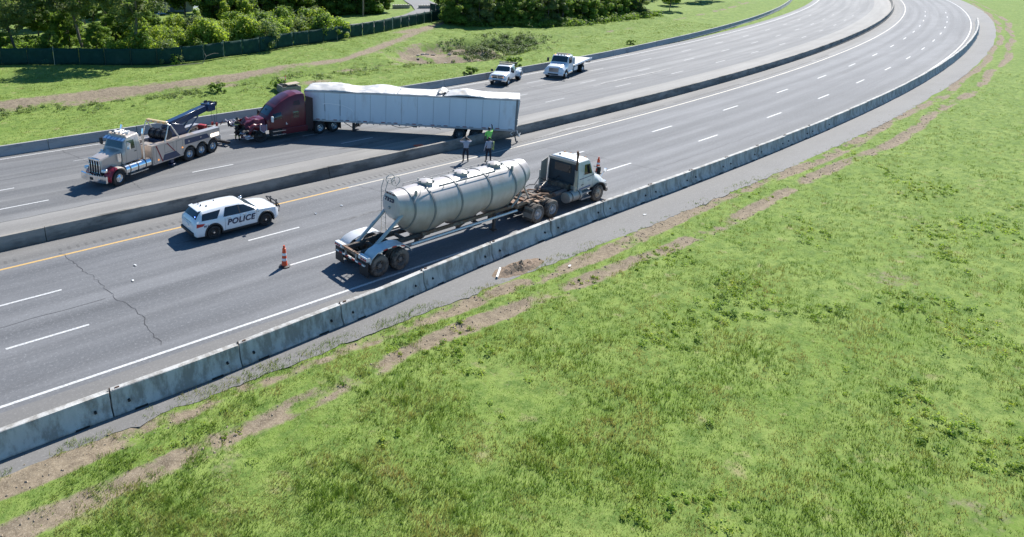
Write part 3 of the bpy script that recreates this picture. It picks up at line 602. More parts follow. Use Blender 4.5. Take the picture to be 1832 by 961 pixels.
for i, (x, y) in enumerate(fp):
    z = gz(x, y); pale = abs(x - 70.5) < 1.6 or abs(x - 84) < 1.6
    b = MB(); b.cyl((x, y, z - .3), (x, y, z + 2.12), .075 if pale else .035, n=8); b.ico((x, y, z + 2.13), .05, sub=1); b.build('post', GALV if pale or i % 7 == 3 else mat('dark_post', (.03, .05, .045), .6), fence)
    if i + 1 < len(fp):
        x2, y2 = fp[i + 1]; z2 = gz(x2, y2); b = MB(); rows = []; dx, dy = (y2 - y) / 3, -(x2 - x) / 3
        for u in range(9):
            t = u / 8 * .97 + .015; sag = .06 * math.sin(math.pi * u / 8); rows.append([(x + (x2 - x) * t + dx * (.05 + .07 * mnoise.noise((i * 2 + u * .5, w * .8, 1))), y + (y2 - y) * t + dy * (.05 + .07 * mnoise.noise((i * 2 + u * .5, w * .8, 1))), z + (z2 - z) * t + .06 + w / 5 * (1.98 - sag) + .02 * mnoise.noise((u, i, w))) for w in range(6)])
        b.grid(rows); o = b.build('fabric_panel', SCREEN, fence, smooth=60); sm_ = o.modifiers.new('thickness', 'SOLIDIFY'); sm_.thickness = .006
DEAD = mat('dead_branch', (.24, .20, .16), .9)
b = MB(); b.tube([(33.0, 77.6, 1.25), (33.6, 77.9, 2.0), (33.3, 78.3, 3.0)], [.05, .04, .02], 6); b.tube([(33.6, 77.9, 2.0), (34.5, 77.7, 2.3), (35.3, 77.9, 2.2)], [.03, .025, .01], 5); b.tube([(33.0, 77.6, 1.25), (31.0, 77.5, 1.3), (28.8, 77.3, 1.35), (27, 77.0, 1.3)], [.05, .045, .03, .015], 6)
tag(b.build('dead_branch', DEAD), 'bare dead branch leaning on the green screen fence', 'branch')

# ------------------------------------------------------------------ behind the fence: road, poles, house
def ribbon(name, pts, w, material, z=.03):
    P = []
    for i, p in enumerate(pts):
        a = Vector(pts[max(i - 1, 0)]); c = Vector(pts[min(i + 1, len(pts) - 1)]); d = (c - a).normalized(); nn = Vector((-d.y, d.x))
        P.append([(p[0] + nn.x * w * q, p[1] + nn.y * w * q, gz(p[0], p[1]) + z + .09) for q in (-.5, 0, .5)])
    b = MB(); b.grid(P); return b.build(name, material, smooth=0)
tag(ribbon('back_road', [(52, 104), (58, 98.5), (66, 96.5), (74, 97.5), (82, 100), (92, 105.5), (102, 113.5), (110, 124), (118, 136), (128, 150), (140, 168)], 6.5, A_SHLD), kind='structure')
tag(ribbon('yard_lane', [(108, 112), (114, 119.5), (121, 124), (128, 127), (140, 130)], 3.2, A_SHLD, .035), kind='structure')
WOODP = mat('weathered_pole', (.23, .18, .135), .9, var=.25, scale=3, stretch=(4, 4, .3))
for s, n, lb in ((82.2, 111.3, 'tall wooden utility pole on the grass beyond the back road'), (106.5, 82.0, 'wooden utility pole standing among the trees above the gully')):
    o = empty('utility_pole', (s, n, gz(s, n)), 0, lb, 'pole', 'utility poles'); b = MB(); b.cyl((0, 0, -.4), (0, 0, 10.5), .17, .12, 10); b.build('pole', WOODP, o); b = MB(); b.bb(-1.1, 1.1, -.06, .06, 9.7, 9.85); b.build('crossarm', WOODP, o)
    b = MB()
    for q in (-1, -.4, .4, 1): b.cyl((q, 0, 9.85), (q, 0, 10.02), .05, n=8)
    b.build('insulator', mat('insulator_glaze', (.2, .22, .22), .3), o)
def house(s, n, rz, wl, wd, hh, colour, label):
    o = empty('house', (s, n, gz(s, n)), rz, label, 'house'); W = mat('siding_' + name_of(colour), colour, .7, var=.1); b = MB()
    b.bb(-wl / 2, wl / 2, -wd / 2, wd / 2, -.3, hh); b.prism([(-wd / 2, hh), (wd / 2, hh), (0, hh + 1.7)], 'yz', -wl / 2, wl / 2); b.build('wall', W, o, smooth=0)
    rf = MB()
    for sg in (-1, 1): rf.add([(-wl / 2 - .4, sg * (wd / 2 + .5), hh - .32), (wl / 2 + .4, sg * (wd / 2 + .5), hh - .32), (wl / 2 + .4, 0, hh + 1.78), (-wl / 2 - .4, 0, hh + 1.78), (-wl / 2 - .4, sg * (wd / 2 + .5), hh - .2), (wl / 2 + .4, sg * (wd / 2 + .5), hh - .2), (wl / 2 + .4, 0, hh + 1.92), (-wl / 2 - .4, 0, hh + 1.92)], [(0, 1, 2, 3), (4, 5, 6, 7), (0, 1, 5, 4), (0, 3, 7, 4), (1, 2, 6, 5)])
    rf.build('roof', mat('shingle_roof', (.12, .11, .105), .9, var=.25, scale=6), o, smooth=0)
    for x in (-wl * .36, -wl * .1, wl * .33):
        q = MB(); q.bb(x - .5, x + .5, -wd / 2 - .03, -wd / 2 + .05, 1.0, 2.2); w = q.build('window', mat('dark_pane', (.02, .025, .03), .08), o, smooth=0)
        q = MB()
        for a, c, d, e in ((-.58, .58, 2.2, 2.3), (-.58, .58, .9, 1.0), (-.58, -.5, 1.0, 2.2), (.5, .58, 1.0, 2.2), (-.02, .02, 1.0, 2.2)): q.bb(x + a, x + c, -wd / 2 - .06, -wd / 2, d, e)
        q.build('window_frame', mat('white_trim', (.7, .7, .68), .6), w, smooth=0)
    q = MB(); q.bb(wl * .08, wl * .08 + .95, -wd / 2 - .04, -wd / 2 + .04, 0, 2.1); d = q.build('door', mat('door_paint', (.25, .28, .3), .5), o, smooth=0); q = MB(); q.ico((wl * .08 + .85, -wd / 2 - .07, 1.0), .04, sub=1); q.build('door_handle', GALV, d)
    return o
def name_of(c): return '%d%d%d' % tuple(int(99 * k) for k in c[:3])
house(57.5, 152, R(-33), 12, 8, 2.7, (.36, .40, .46), 'blue-grey house half hidden by trees at the top of the picture')
b = MB(); b.grid([[(50.3 + i * .45, 140.6 + j * .5, 1.75 + .75 * math.exp(-((i - 2.5) ** 2 + (j - 2) ** 2) / 3.2) + .1 * mnoise.noise((i, j, 4))) for j in range(6)] for i in range(7)])
o = b.build('tarpaulin', mat('blue_tarp', (.22, .36, .58), .4, var=.2, scale=3), smooth=50); tag(o, 'light blue tarpaulin over a pile left of the hidden house', 'tarpaulin'); sm_ = o.modifiers.new('t', 'SOLIDIFY'); sm_.thickness = .02
RUB_M = mat('pale_rubble', (.5, .46, .42), .9, var=.3, scale=3)
b = MB(); g = random.Random(5)
for k in range(16): b.box((58.2 + g.uniform(-.5, .5), 112.6 + g.uniform(-.5, .5), 1.8 + g.uniform(0, 1.7) * (1 - k / 30)), (g.uniform(.2, .6), g.uniform(.2, .5), g.uniform(.15, .4)), g.uniform(0, 3), g.uniform(0, 3), g.uniform(0, 3))
tag(b.build('rubbish_pile', RUB_M, smooth=0), 'tall pale rubbish pile beyond the sunlit shrubs', 'rubbish')
tag(ribbon('dirt_pad', [(52.5, 109.5), (56, 110.8), (60, 112.5), (64, 114.5)], 3.5, mat('pale_dirt', (.38, .33, .27), .95, var=.25, scale=1.5), .04), kind='structure')
PAL = mat('pallet_wood', (.50, .46, .40), .85, var=.2, scale=4)
for j, (s, n, lb) in enumerate(((101.2, 122.5, 'stack of pale wooden pallets on the left side of the yard'), (104.6, 117.4, 'stack of pale wooden pallets on the right side of the yard near the fence'))):
    o = empty('pallet_stack', (s, n, gz(s, n) + .13), R(-34), lb, 'pallets', 'pallet stacks in the yard')
    for k in range(5):
        b = MB()
        for q in range(7): b.bb(-1.9 + q * .58, -1.9 + q * .58 + .34, -.6, .6, .12 + k * .16, .145 + k * .16)
        for q in (-.55, 0, .55): b.bb(-1.9, 2.0, q - .05, q + .05, .0 + k * .16, .117 + k * .16)
        b.build('pallet', PAL, o, smooth=0)
o = empty('lean_to_shed', (89.6, 89.2, gz(89.6, 89.2)), R(-25), 'low pale-roofed shelter at the edge of the wood right of the fence end', 'shed')
b = MB(); b.add([(-1.9, -1.2, .75), (1.9, -1.2, .75), (1.9, 1.3, 1.9), (-1.9, 1.3, 1.9), (-1.9, -1.2, .82), (1.9, -1.2, .82), (1.9, 1.3, 1.97), (-1.9, 1.3, 1.97)], [(0, 1, 2, 3), (4, 5, 6, 7), (0, 1, 5, 4), (1, 2, 6, 5), (2, 3, 7, 6), (3, 0, 4, 7)]); b.build('roof', mat('pale_sheet', (.52, .45, .40), .6, var=.2), o, smooth=0)
for x, y, h in ((-1.75, -1.1, .78), (1.75, -1.1, .78), (-1.75, 1.2, 1.85), (1.75, 1.2, 1.85)): b = MB(); b.bb(x - .06, x + .06, y - .06, y + .06, -.3, h); b.build('post', WOODP, o)
b = MB(); b.bb(-1.7, 1.7, 1.1, 1.16, 0, 1.7); b.build('back_wall', WOODP, o)
# drain box on the far verge with a cone on it
CB = mat('drain_concrete', (.25, .225, .20), .9, var=.2, scale=3)
o = empty('drain_box', (35.4, 61.0, gz(35.4, 61.0)), R(-8), 'grey concrete drain box on the verge behind the maroon tractor', 'drain box')
b = MB(); b.bb(-1.1, -.95, -.7, .7, -.2, .80); b.bb(.95, 1.1, -.7, .7, -.2, .62); b.bb(-.95, .95, -.7, -.55, -.2, .66); b.bb(-.95, .95, .55, .7, -.2, .80); b.build('wall', CB, o, bevel=.02)
b = MB(); b.box((.35, -.1, .86), (1.35, 1.1, .1), 0, R(-4), 0); b.build('cover_slab', mat('cover_slab', (.42, .34, .26), .9), o, bevel=.02)
# things lying on the verge
b = MB(); b.lathe([(.055, 0), (.055, .95), (.045, .95), (.045, 0)], (21.5, 18.98, .05), (.82, .55, .03), 12, True)
tag(b.build('plastic_pipe', mat('white_pvc', (.75, .74, .70), .4)), 'short white plastic pipe lying in the dirt behind the near barrier', 'pipe')
b = MB(); g = random.Random(9); SO = mat('dug_soil', (.20, .145, .10), .95, var=.35, scale=5, bump=.8, bscale=14)
b.grid([[(23.1 + (i - 8) * .2, 19.15 + (j - 4) * .14, -.02 + .30 * math.exp(-((i - 8) / 5) ** 2 - ((j - 4) / 2.2) ** 2) * (1 + .9 * mnoise.noise((i * .8, j * .8, 2)))) for j in range(9)] for i in range(17)])
for k in range(26): x = g.gauss(0, .6); y = g.gauss(0, .2); b.ico((23.1 + x, 19.12 + y, .03 + .2 * math.exp(-x * x * 1.2 - y * y * 9)), g.uniform(.02, .05), sub=1, jit=.6, rg=g)
tag(b.build('dirt_heap', SO, smooth=0), 'small dark dirt heap on the shoulder beside the white pipe', 'dirt heap', kind='stuff')
PAPER = mat('litter_white', (.75, .75, .73), .7)
for s, n, lb in ((16.3, 33.0, 'scrap of white litter near the yellow line right of the police car'), (19.1, 30.3, 'left scrap of white litter between police car and tanker'), (21.0, 30.5, 'right scrap of white litter between police car and tanker'), (8.6, 29.7, 'upper scrap of white litter on the lane left of the police car'), (8.0, 28.2, 'lower scrap of white litter on the lane left of the police car'), (25.2, 17.9, 'scrap of white litter in the near grass'), (33.9, 19.6, 'scrap of white litter on the shoulder behind the near barrier')):
    b = MB(); q = rnd.uniform(0, 3); b.grid([[(s + .06 * (i - 1.5) * math.cos(q) - .04 * (j - 1) * math.sin(q), n + .06 * (i - 1.5) * math.sin(q) + .04 * (j - 1) * math.cos(q), .02 + .04 * rnd.random()) for j in range(3)] for i in range(4)])
    o = b.build('litter', PAPER, smooth=0); tag(o, lb, 'litter', 'scraps of white litter'); sm_ = o.modifiers.new('t', 'SOLIDIFY'); sm_.thickness = .004
# ------------------------------------------------------------------ vehicle materials and shared parts
TYRE = mat('tyre_rubber', (.022, .022, .023), .85, var=.3, scale=6, col2=(.07, .062, .052), amt=.3, scale2=5)
TYRE_D = mat('dusty_tyre', (.05, .045, .04), .9, var=.3, scale=6, col2=(.17, .145, .12), amt=.75, scale2=3)
ALLOY = mat('polished_alloy', (.68, .69, .71), .22, metal=.95, var=.08)
STEEL_D = mat('dusty_steel_rim', (.20, .175, .15), .7, metal=.2, var=.3, scale=6)
BLACKRIM = mat('black_steel_rim', (.016, .016, .017), .45)
CHROME = mat('chrome', (.78, .79, .80), .12, metal=1.0, var=.05)
BLACK = mat('black_plastic', (.02, .02, .022), .55, var=.2)
FRAME = mat('frame_steel', (.035, .033, .032), .7, var=.3, scale=4, col2=(.10, .08, .065), amt=.3, scale2=3)
RUST = mat('rusty_dusty_frame', (.20, .115, .07), .85, var=.35, scale=3, col2=(.30, .235, .18), amt=.5, scale2=2)
GLASS = mat('dark_glass', (.012, .018, .022), .06, spec=.9, var=.1)
WIND = mat('windscreen_glass', (.015, .035, .045), .05, spec=1.0, var=.1)
RED = mat('red_reflector', (.45, .025, .02), .35, var=.1)
WHT = mat('white_reflector', (.75, .75, .73), .35, var=.1)
AMBER = lamp_mat('amber_lamp', (1.0, .40, .10), .5)
GLAREW = lamp_mat('white_glare_glow', (1.0, .90, .74), 1.6)  # warm white glow, serves only the glare on the wrecker's side box
BLUEL = lamp_mat('lit_blue_lamp', (.12, .25, 1.0), 3.5)
HEADL = mat('headlamp_glass', (.75, .78, .80), .1, spec=.9)

def wheel_meshes(key, Rr, w, rim, style, tmat, rmat):
    t = MB(); h = w / 2
    t.lathe([(rim * .97, -h * .8), (rim * 1.06, -h), (Rr * .93, -h), (Rr * .985, -h * .8), (Rr, -h * .62), (Rr, -h * .36), (Rr * .975, -h * .34), (Rr * .975, -h * .28), (Rr, -h * .26), (Rr, h * .26), (Rr * .975, h * .28), (Rr * .975, h * .34), (Rr, h * .36), (Rr, h * .62), (Rr * .985, h * .8), (Rr * .93, h), (rim * 1.06, h), (rim * .97, h * .8)], n=32, closed=True)
    r = MB()
    if style == 'front': prof = [(rim * 1.0, -h * .7), (rim * 1.0, h * .75), (rim * .94, h * .95), (rim * .86, h * .75), (rim * .74, h * .72), (rim * .55, h * .95), (rim * .42, h * 1.02), (rim * .40, h * 1.12), (rim * .28, h * 1.2), (rim * .26, h * 1.5), (rim * .12, h * 1.58), (0, h * 1.58)]
    elif style == 'dual': prof = [(rim * 1.0, -h * .7), (rim * 1.0, h * .8), (rim * .95, h * .95), (rim * .88, h * .55), (rim * .80, -h * .3), (rim * .6, -h * .55), (rim * .46, -h * .5), (rim * .42, h * .25), (rim * .34, h * .75), (rim * .2, h * .85), (0, h * .85)]
    else: prof = [(rim * 1.0, -h * .7), (rim * 1.0, h * .8), (rim * .95, h * .92), (rim * .88, h * .6), (rim * .62, h * .45), (rim * .38, h * .62), (rim * .3, h * .7), (0, h * .72)]
    r.lathe(prof, n=32)
    hb = MB(); nh = 10
    for i in range(nh):
        a = 2 * math.pi * i / nh
        if style == 'front': hb.cyl((rim * .66 * math.cos(a), h * .80, rim * .66 * math.sin(a)), (rim * .66 * math.cos(a), h * .86, rim * .66 * math.sin(a)), rim * .085, n=8)
        elif style == 'dual': hb.cyl((rim * .7 * math.cos(a), -h * .42, rim * .7 * math.sin(a)), (rim * .7 * math.cos(a), -h * .34, rim * .7 * math.sin(a)), rim * .09, n=8)
        else: hb.cyl((rim * .74 * math.cos(a), h * .50, rim * .74 * math.sin(a)), (rim * .74 * math.cos(a), h * .56, rim * .74 * math.sin(a)), rim * .07, n=8)
    return t.mesh('wheel', tmat), r.mesh('rim', rmat), hb.mesh('rim_holes', HOLE)
WM = {}
def wheel(parent, x, y, Rr, w, rim, style, tmat=TYRE, rmat=ALLOY, side=None, z=None, steer=0.0, extra=None):
    key = (Rr, w, rim, style, tmat.name, rmat.name)
    if key not in WM: WM[key] = wheel_meshes(key, *key[:4], tmat, rmat)
    a, b, c = WM[key]; side = (1 if y > 0 else -1) if side is None else side
    o = inst('wheel', a, parent, (x, y, Rr if z is None else z), (0, rnd.uniform(0, 3), (0 if side > 0 else math.pi) + steer)); o.rotation_mode = 'XYZ'
    inst('rim', b, o); h = inst('rim_holes', c, o); h['kind'] = 'stuff'
    if extra: extra(o, side)
    return o
def axle_dual(parent, x, Rr=.51, rim=.29, tm=TYRE, rm=ALLOY, half=1.06, w=.27):
    for sg in (1, -1):
        wheel(parent, x, sg * half, Rr, w, rim, 'dual', tm, rm); wheel(parent, x, sg * (half - .34), Rr, w, rim, 'dual', tm, rm)
    b = MB(); b.cyl((x, -half + .3, Rr), (x, half - .3, Rr), .075, n=10); b.ico((x, 0, Rr), .19, (1, 1.2, 1), 2); b.build('axle', FRAME, parent)
def axle_steer(parent, x, Rr=.51, rim=.29, tm=TYRE, rm=ALLOY, half=1.02, w=.29, steer=0):
    for sg in (1, -1): wheel(parent, x, sg * half, Rr, w, rim, 'front', tm, rm, steer=steer)
    b = MB(); b.cyl((x, -half + .1, Rr), (x, half - .1, Rr), .06, n=10); b.build('axle', FRAME, parent)

class Shell:
    """a body lofted along x; each station: x, bottom z, side half-width, belt (y, z), top edge (y, z), top centre z"""
    def __init__(s, st, arches=(), sub=.08):
        s.st = st; s.ar = arches; xs = [q[0] for q in st]
        X = set(); a = xs[0]
        while a < xs[-1]: X.add(round(a, 4)); a += sub
        X |= set(xs)
        for xa, za, ra in arches:
            X |= {round(xa - ra, 4), round(xa + ra, 4), round(xa - ra - .002, 4), round(xa + ra + .002, 4)} | {round(xa + ra * math.cos(math.pi * i / 14), 4) for i in range(1, 14)}
        s.X = sorted(x for x in X if xs[0] <= x <= xs[-1])
    def at(s, x):
        st = s.st
        if x <= st[0][0]: v = list(st[0][1:])
        elif x >= st[-1][0]: v = list(st[-1][1:])
        else:
            for p, q in zip(st, st[1:]):
                if p[0] <= x <= q[0]:
                    t = (x - p[0]) / (q[0] - p[0]); v = [a + (b - a) * t for a, b in zip(p[1:], q[1:])]; break
        zb, ys, yb, zl, ye, ze, zt = v; base = zb
        for xa, za, ra in s.ar:
            if abs(x - xa) < ra: zb = max(zb, za + math.sqrt(ra * ra - (x - xa) ** 2))
        zb = min(zb, zl - .02); zm = max(zb + .005, base + (zl - base) * .62)
        zq = zb + (zm - zb) * .45
        return [(0, zb), (ys - .04, zb), (ys - .012, zb + min(.03, (zm - zb) * .4)), (ys, max(zq, zb + .004)), (ys, zm), (yb, zl), (ye + (yb - ye) * .5, zl + (ze - zl) * .52), (ye, ze), (ye - .10 * ye, zt - (zt - ze) * .35), (ye * .5, zt - (zt - ze) * .06), (0, zt)]
    def build(s, name, mats, parent, smooth=40):
        b = MB(); secs = []
        for x in s.X:
            h = s.at(x); secs.append([(x, y, z) for y, z in h] + [(x, -y, z) for y, z in h[-2:0:-1]])
        n = len(secs[0]); mis = [0] * n
        if len(mats) > 1: mis[0] = 1; mis[n - 1] = 1
        b.loft(secs, mis=mis); return b.build(name, mats, parent, smooth)
    def side(s, x, z):
        h = s.at(x)[2:9]
        for (a, c), (d, e) in zip(h, h[1:]):
            if c <= z <= e and e > c: return a + (d - a) * (z - c) / (e - c)
        return h[-1][0] if z > h[-1][1] else h[0][0]
    def top(s, x, y):
        h = s.at(x)[7:][::-1]; y = abs(y)
        for (a, c), (d, e) in zip(h, h[1:]):
            if a <= y <= d: return c + (e - c) * (y - a) / (d - a)
        return h[-1][1]
    def patch(s, quad, sg, off=.01, nu=8, nv=4):
        """quad: four (x, z) corners on the side: lower rear, lower front, upper front, upper rear"""
        P = []
        for i in range(nu + 1):
            u = i / nu; r = []
            for j in range(nv + 1):
                v = j / nv; a = [quad[0][k] * (1 - u) + quad[1][k] * u for k in (0, 1)]; c = [quad[3][k] * (1 - u) + quad[2][k] * u for k in (0, 1)]
                x, z = a[0] * (1 - v) + c[0] * v, a[1] * (1 - v) + c[1] * v; r.append((x, sg * (s.side(x, z) + off), z))
            P.append(r)
        return P
    def roofpatch(s, x0, x1, y0a, y0b, y1a, y1b, off=.01, nu=8, nv=8):
        return [[(x0 + (x1 - x0) * i / nu, (y0a + (y1a - y0a) * i / nu) * (1 - j / nv) + (y0b + (y1b - y0b) * i / nu) * (j / nv), 0) for j in range(nv + 1)] for i in range(nu + 1)], off
    def toppatch(s, x0, x1, h0, h1, off=.012, nu=8, nv=10):
        P = []
        for i in range(nu + 1):
            x = x0 + (x1 - x0) * i / nu; h = h0 + (h1 - h0) * i / nu
            P.append([(x, -h + 2 * h * j / nv, s.top(x, -h + 2 * h * j / nv) + off) for j in range(nv + 1)])
        return P
def panel(P, name, m, parent, thick=.0):
    b = MB(); b.grid(P); o = b.build(name, m, parent, 60)
    return o
def flat_side(sg):                      # text plane on the right (-y) or left (+y) side
    return Matrix(((1, 0, 0, 0), (0, 0, -1, 0), (0, 1, 0, 0), (0, 0, 0, 1))) if sg < 0 else Matrix(((-1, 0, 0, 0), (0, 0, 1, 0), (0, 1, 0, 0), (0, 0, 0, 1)))
# ------------------------------------------------------------------ police car
PW = mat('police_white_paint', (.76, .77, .78), .25, var=.03, coat=.6)
NAVY = mat('navy_lettering', (.012, .014, .055), .4)
pc = empty('police_car', (14.48, 31.35, 0), R(0.3), 'white police SUV with dark lettering and push bar', 'police car')
#        x     zb   ys    yb    zl    ye    ze    zt
EX = [(-2.55, .42, .62, .60, .62, .55, .70, .74), (-2.53, .36, .82, .80, .80, .72, .90, .93), (-2.47, .30, .90, .88, .98, .78, 1.06, 1.10), (-2.40, .28, .94, .92, 1.08, .74, 1.16, 1.22), (-2.12, .27, .975, .945, 1.12, .67, 1.55, 1.62), (-2.0, .27, .98, .95, 1.12, .665, 1.63, 1.70), (-1.4, .26, .985, .955, 1.11, .66, 1.68, 1.755), (-.5, .25, .985, .955, 1.10, .66, 1.695, 1.775), (.15, .25, .985, .955, 1.09, .655, 1.66, 1.745), (.38, .25, .985, .955, 1.085, .66, 1.58, 1.67), (1.12, .25, .985, .95, 1.075, .80, 1.115, 1.16), (1.25, .25, .985, .945, 1.05, .80, 1.085, 1.125), (1.8, .26, .975, .92, 1.0, .76, 1.03, 1.07), (2.15, .27, .93, .87, .93, .70, .96, 1.0), (2.32, .30, .84, .80, .82, .64, .86, .90), (2.40, .36, .74, .70, .68, .6, .72, .75), (2.43, .42, .6, .58, .58, .5, .62, .64)]
def lowz(z): return z if z < .9 else .9 + (z - .9) * .80
EX = [(x, zb, ys, yb, lowz(zl), ye, lowz(ze), lowz(zt)) for x, zb, ys, yb, zl, ye, ze, zt in EX]
sh = Shell(EX, ((-1.51, .37, .44), (1.51, .37, .44)))
body = sh.build('body', [PW, BLACK], pc)
for sg in (-1, 1):
    def win(q): return [(x, lowz(z)) for x, z in q]
    panel(sh.patch(win([(-.95, 1.13), (.0, 1.11), (.0, 1.62), (-.72, 1.64)]), sg), 'rear_side_window', GLASS, pc)
    panel(sh.patch(win([(.0, 1.11), (.98, 1.11), (.34, 1.55), (.0, 1.62)]), sg), 'front_side_window', GLASS, pc)
    panel(sh.patch(win([(-.03, 1.11), (.03, 1.11), (.03, 1.62), (-.03, 1.62)]), sg, .016, 1, 4), 'door_pillar', BLACK, pc)
    panel(sh.patch(win([(-2.14, 1.16), (-1.30, 1.13), (-1.0, 1.58), (-2.02, 1.52)]), sg), 'quarter_window', GLASS, pc)
    b = MB(); ysd = .985
    for xa in (-1.51, 1.51): b.lathe([(.435, sg * (ysd - .10)), (.435, sg * (ysd + .018)), (.52, sg * (ysd + .018)), (.535, sg * (ysd - .02))], (xa, 0, .37), (0, 1, 0), 20, False, R(-100), R(100))
    b = MB()
    for xa in (-1.51, 1.51):
        secs = []
        for i in range(21):
            a = R(-12 + 204 * i / 20); ca, sa = math.cos(a), math.sin(a); secs.append([(xa + r * ca, sg * yy, .37 + r * sa) for r, yy in ((.435, .86), (.435, 1.0), (.50, 1.004), (.525, .97))])
        b.loft(secs)
    b.build('wheel_arch_trim', BLACK, pc)
    b = MB(); b.bb(-1.05, 1.05, sg * .93, sg * 1.0, .22, .36); b.build('sill_trim', BLACK, pc, bevel=.03)
    b = MB(); b.box((.98, sg * 1.08, 1.09), (.12, .2, .15)); b.build('door_mirror', PW, pc, bevel=.04, seg=2)
    for x in (-.65, .25): b = MB(); b.box((x, sg * 1.0, .985), (.20, .03, .035)); b.build('door_handle', mat('handle_grey', (.35, .36, .37), .3), pc)
    b = MB()
    for x in (-.88, .0, .96): P = sh.patch([(x, .40), (x + .012, .40), (x + .012, 1.03), (x, 1.03)], sg, .003, 1, 8); b.grid(P)
    b.build('door_seam', BLACK, pc)['kind'] = 'stuff'
    panel(sh.patch([(-2.44, .80), (-2.10, .84), (-1.98, .96), (-2.42, .99)], sg, .012), 'tail_lamp', RED, pc)
    panel(sh.patch([(1.95, .80), (2.22, .76), (2.15, .90), (1.80, .96)], sg, .012), 'headlamp', HEADL, pc)
    M = Matrix.Translation((.02, sg * 1.0, .735)) @ flat_side(sg); text('police_lettering', 'POLICE', .42, NAVY, pc, M, .004, .22, 1.08, .013)
    M = Matrix.Translation((-1.93, sg * .995, .80)) @ flat_side(sg); text('number_lettering', '911', .16, NAVY, pc, M, .004, .15, 1.1, .004)
    b = MB(); b.cyl((1.06, sg * .985, .98), (1.06, sg * .998, .98), .055, n=12); b.build('badge', mat('badge_green', (.12, .17, .16), .5), pc)
    for xa in (-1.51, 1.51):
        w_ = wheel(pc, xa, sg * .87, .37, .25, .235, 'car', TYRE, BLACKRIM); b = MB(); b.cyl((0, .07, 0), (0, .115, 0), .07, .05, n=14); b.build('hub_cap', ALLOY, w_)
panel(sh.toppatch(.42, 1.08, .60, .76), 'windscreen', WIND, pc)
panel(sh.toppatch(-2.38, -2.07, .70, .60, .014), 'rear_window', GLASS, pc)
b = MB(); b.box((-2.09, 0, lowz(1.70)), (.24, 1.24, .05), 0, R(-12), 0); b.build('rear_spoiler', PW, pc, bevel=.02)
b = MB(); b.bb(-2.62, -2.50, -.78, .78, .34, .52); b.build('rear_bumper', BLACK, pc, bevel=.04, seg=2)
b = MB(); b.bb(-2.515, -2.48, -.42, .42, .93, .97); b.build('tailgate_trim', BLACK, pc); b = MB(); b.bb(-2.565, -2.535, -.17, .17, .74, .88); b.build('licence_plate', WHT, pc)
b = MB(); b.bb(2.30, 2.42, -.45, .45, .55, .82); b.build('grille', BLACK, pc, bevel=.03)
b = MB(); b.tube([(2.50, -.62, .50), (2.55, -.62, .8), (2.42, -.64, 1.02), (2.40, -.35, 1.10), (2.40, .35, 1.10), (2.42, .64, 1.02), (2.55, .62, .8), (2.50, .62, .50)], .035, 8)
for y in (-.32, .32): b.box((2.52, y, .78), (.07, .09, .66))
b.tube([(2.55, -.62, .78), (2.55, .62, .78)], .03, 8); b.build('push_bar', BLACK, pc)
for x, y, h, r in ((-1.75, .35, .16, .03), (-1.75, .05, .06, .05), (-1.55, -.22, .05, .06), (-.9, .3, .05, .05)): b = MB(); b.cyl((x, y, 1.55), (x, y, 1.59 + h), r, r * .5, 8); b.build('roof_antenna', BLACK, pc)
b = MB(); b.ico((1.0, .96, 1.20), .075, sub=2); b.box((1.0, .96, 1.10), (.04, .04, .14)); b.build('spotlight', CHROME, pc)
for y in (-.66, -.52): b = MB(); b.box((-2.33, y, 1.13 + (.12 if y > -.6 else 0)), (.03, .05, .04)); b.build('blue_warning_lamp', BLUEL, pc)

# ------------------------------------------------------------------ white pickup wrecker (far lanes)
PKW = mat('pickup_white_paint', (.72, .74, .76), .28, var=.04, coat=.5)
pk = empty('pickup_truck', (57.7, 51.6, 0), R(205), 'white pickup tow truck with amber roof light bar by the far wall', 'pickup truck')
PK = [(-1.05, .55, .94, .92, 1.25, .72, 1.80, 1.86), (-.95, .55, .95, .93, 1.26, .74, 1.88, 1.94), (.1, .55, .95, .93, 1.26, .74, 1.90, 1.96), (.35, .55, .95, .93, 1.26, .74, 1.83, 1.90), (.95, .55, .95, .92, 1.27, .84, 1.33, 1.38), (1.1, .55, .96, .9, 1.25, .82, 1.31, 1.36), (2.0, .52, .97, .9, 1.2, .80, 1.26, 1.32), (2.35, .5, .97, .9, 1.12, .80, 1.18, 1.24), (2.45, .5, .95, .88, 1.0, .78, 1.02, 1.05)]
ps = Shell(PK, ((1.55, .42, .50),)); ps.build('cab', [PKW, BLACK], pk)
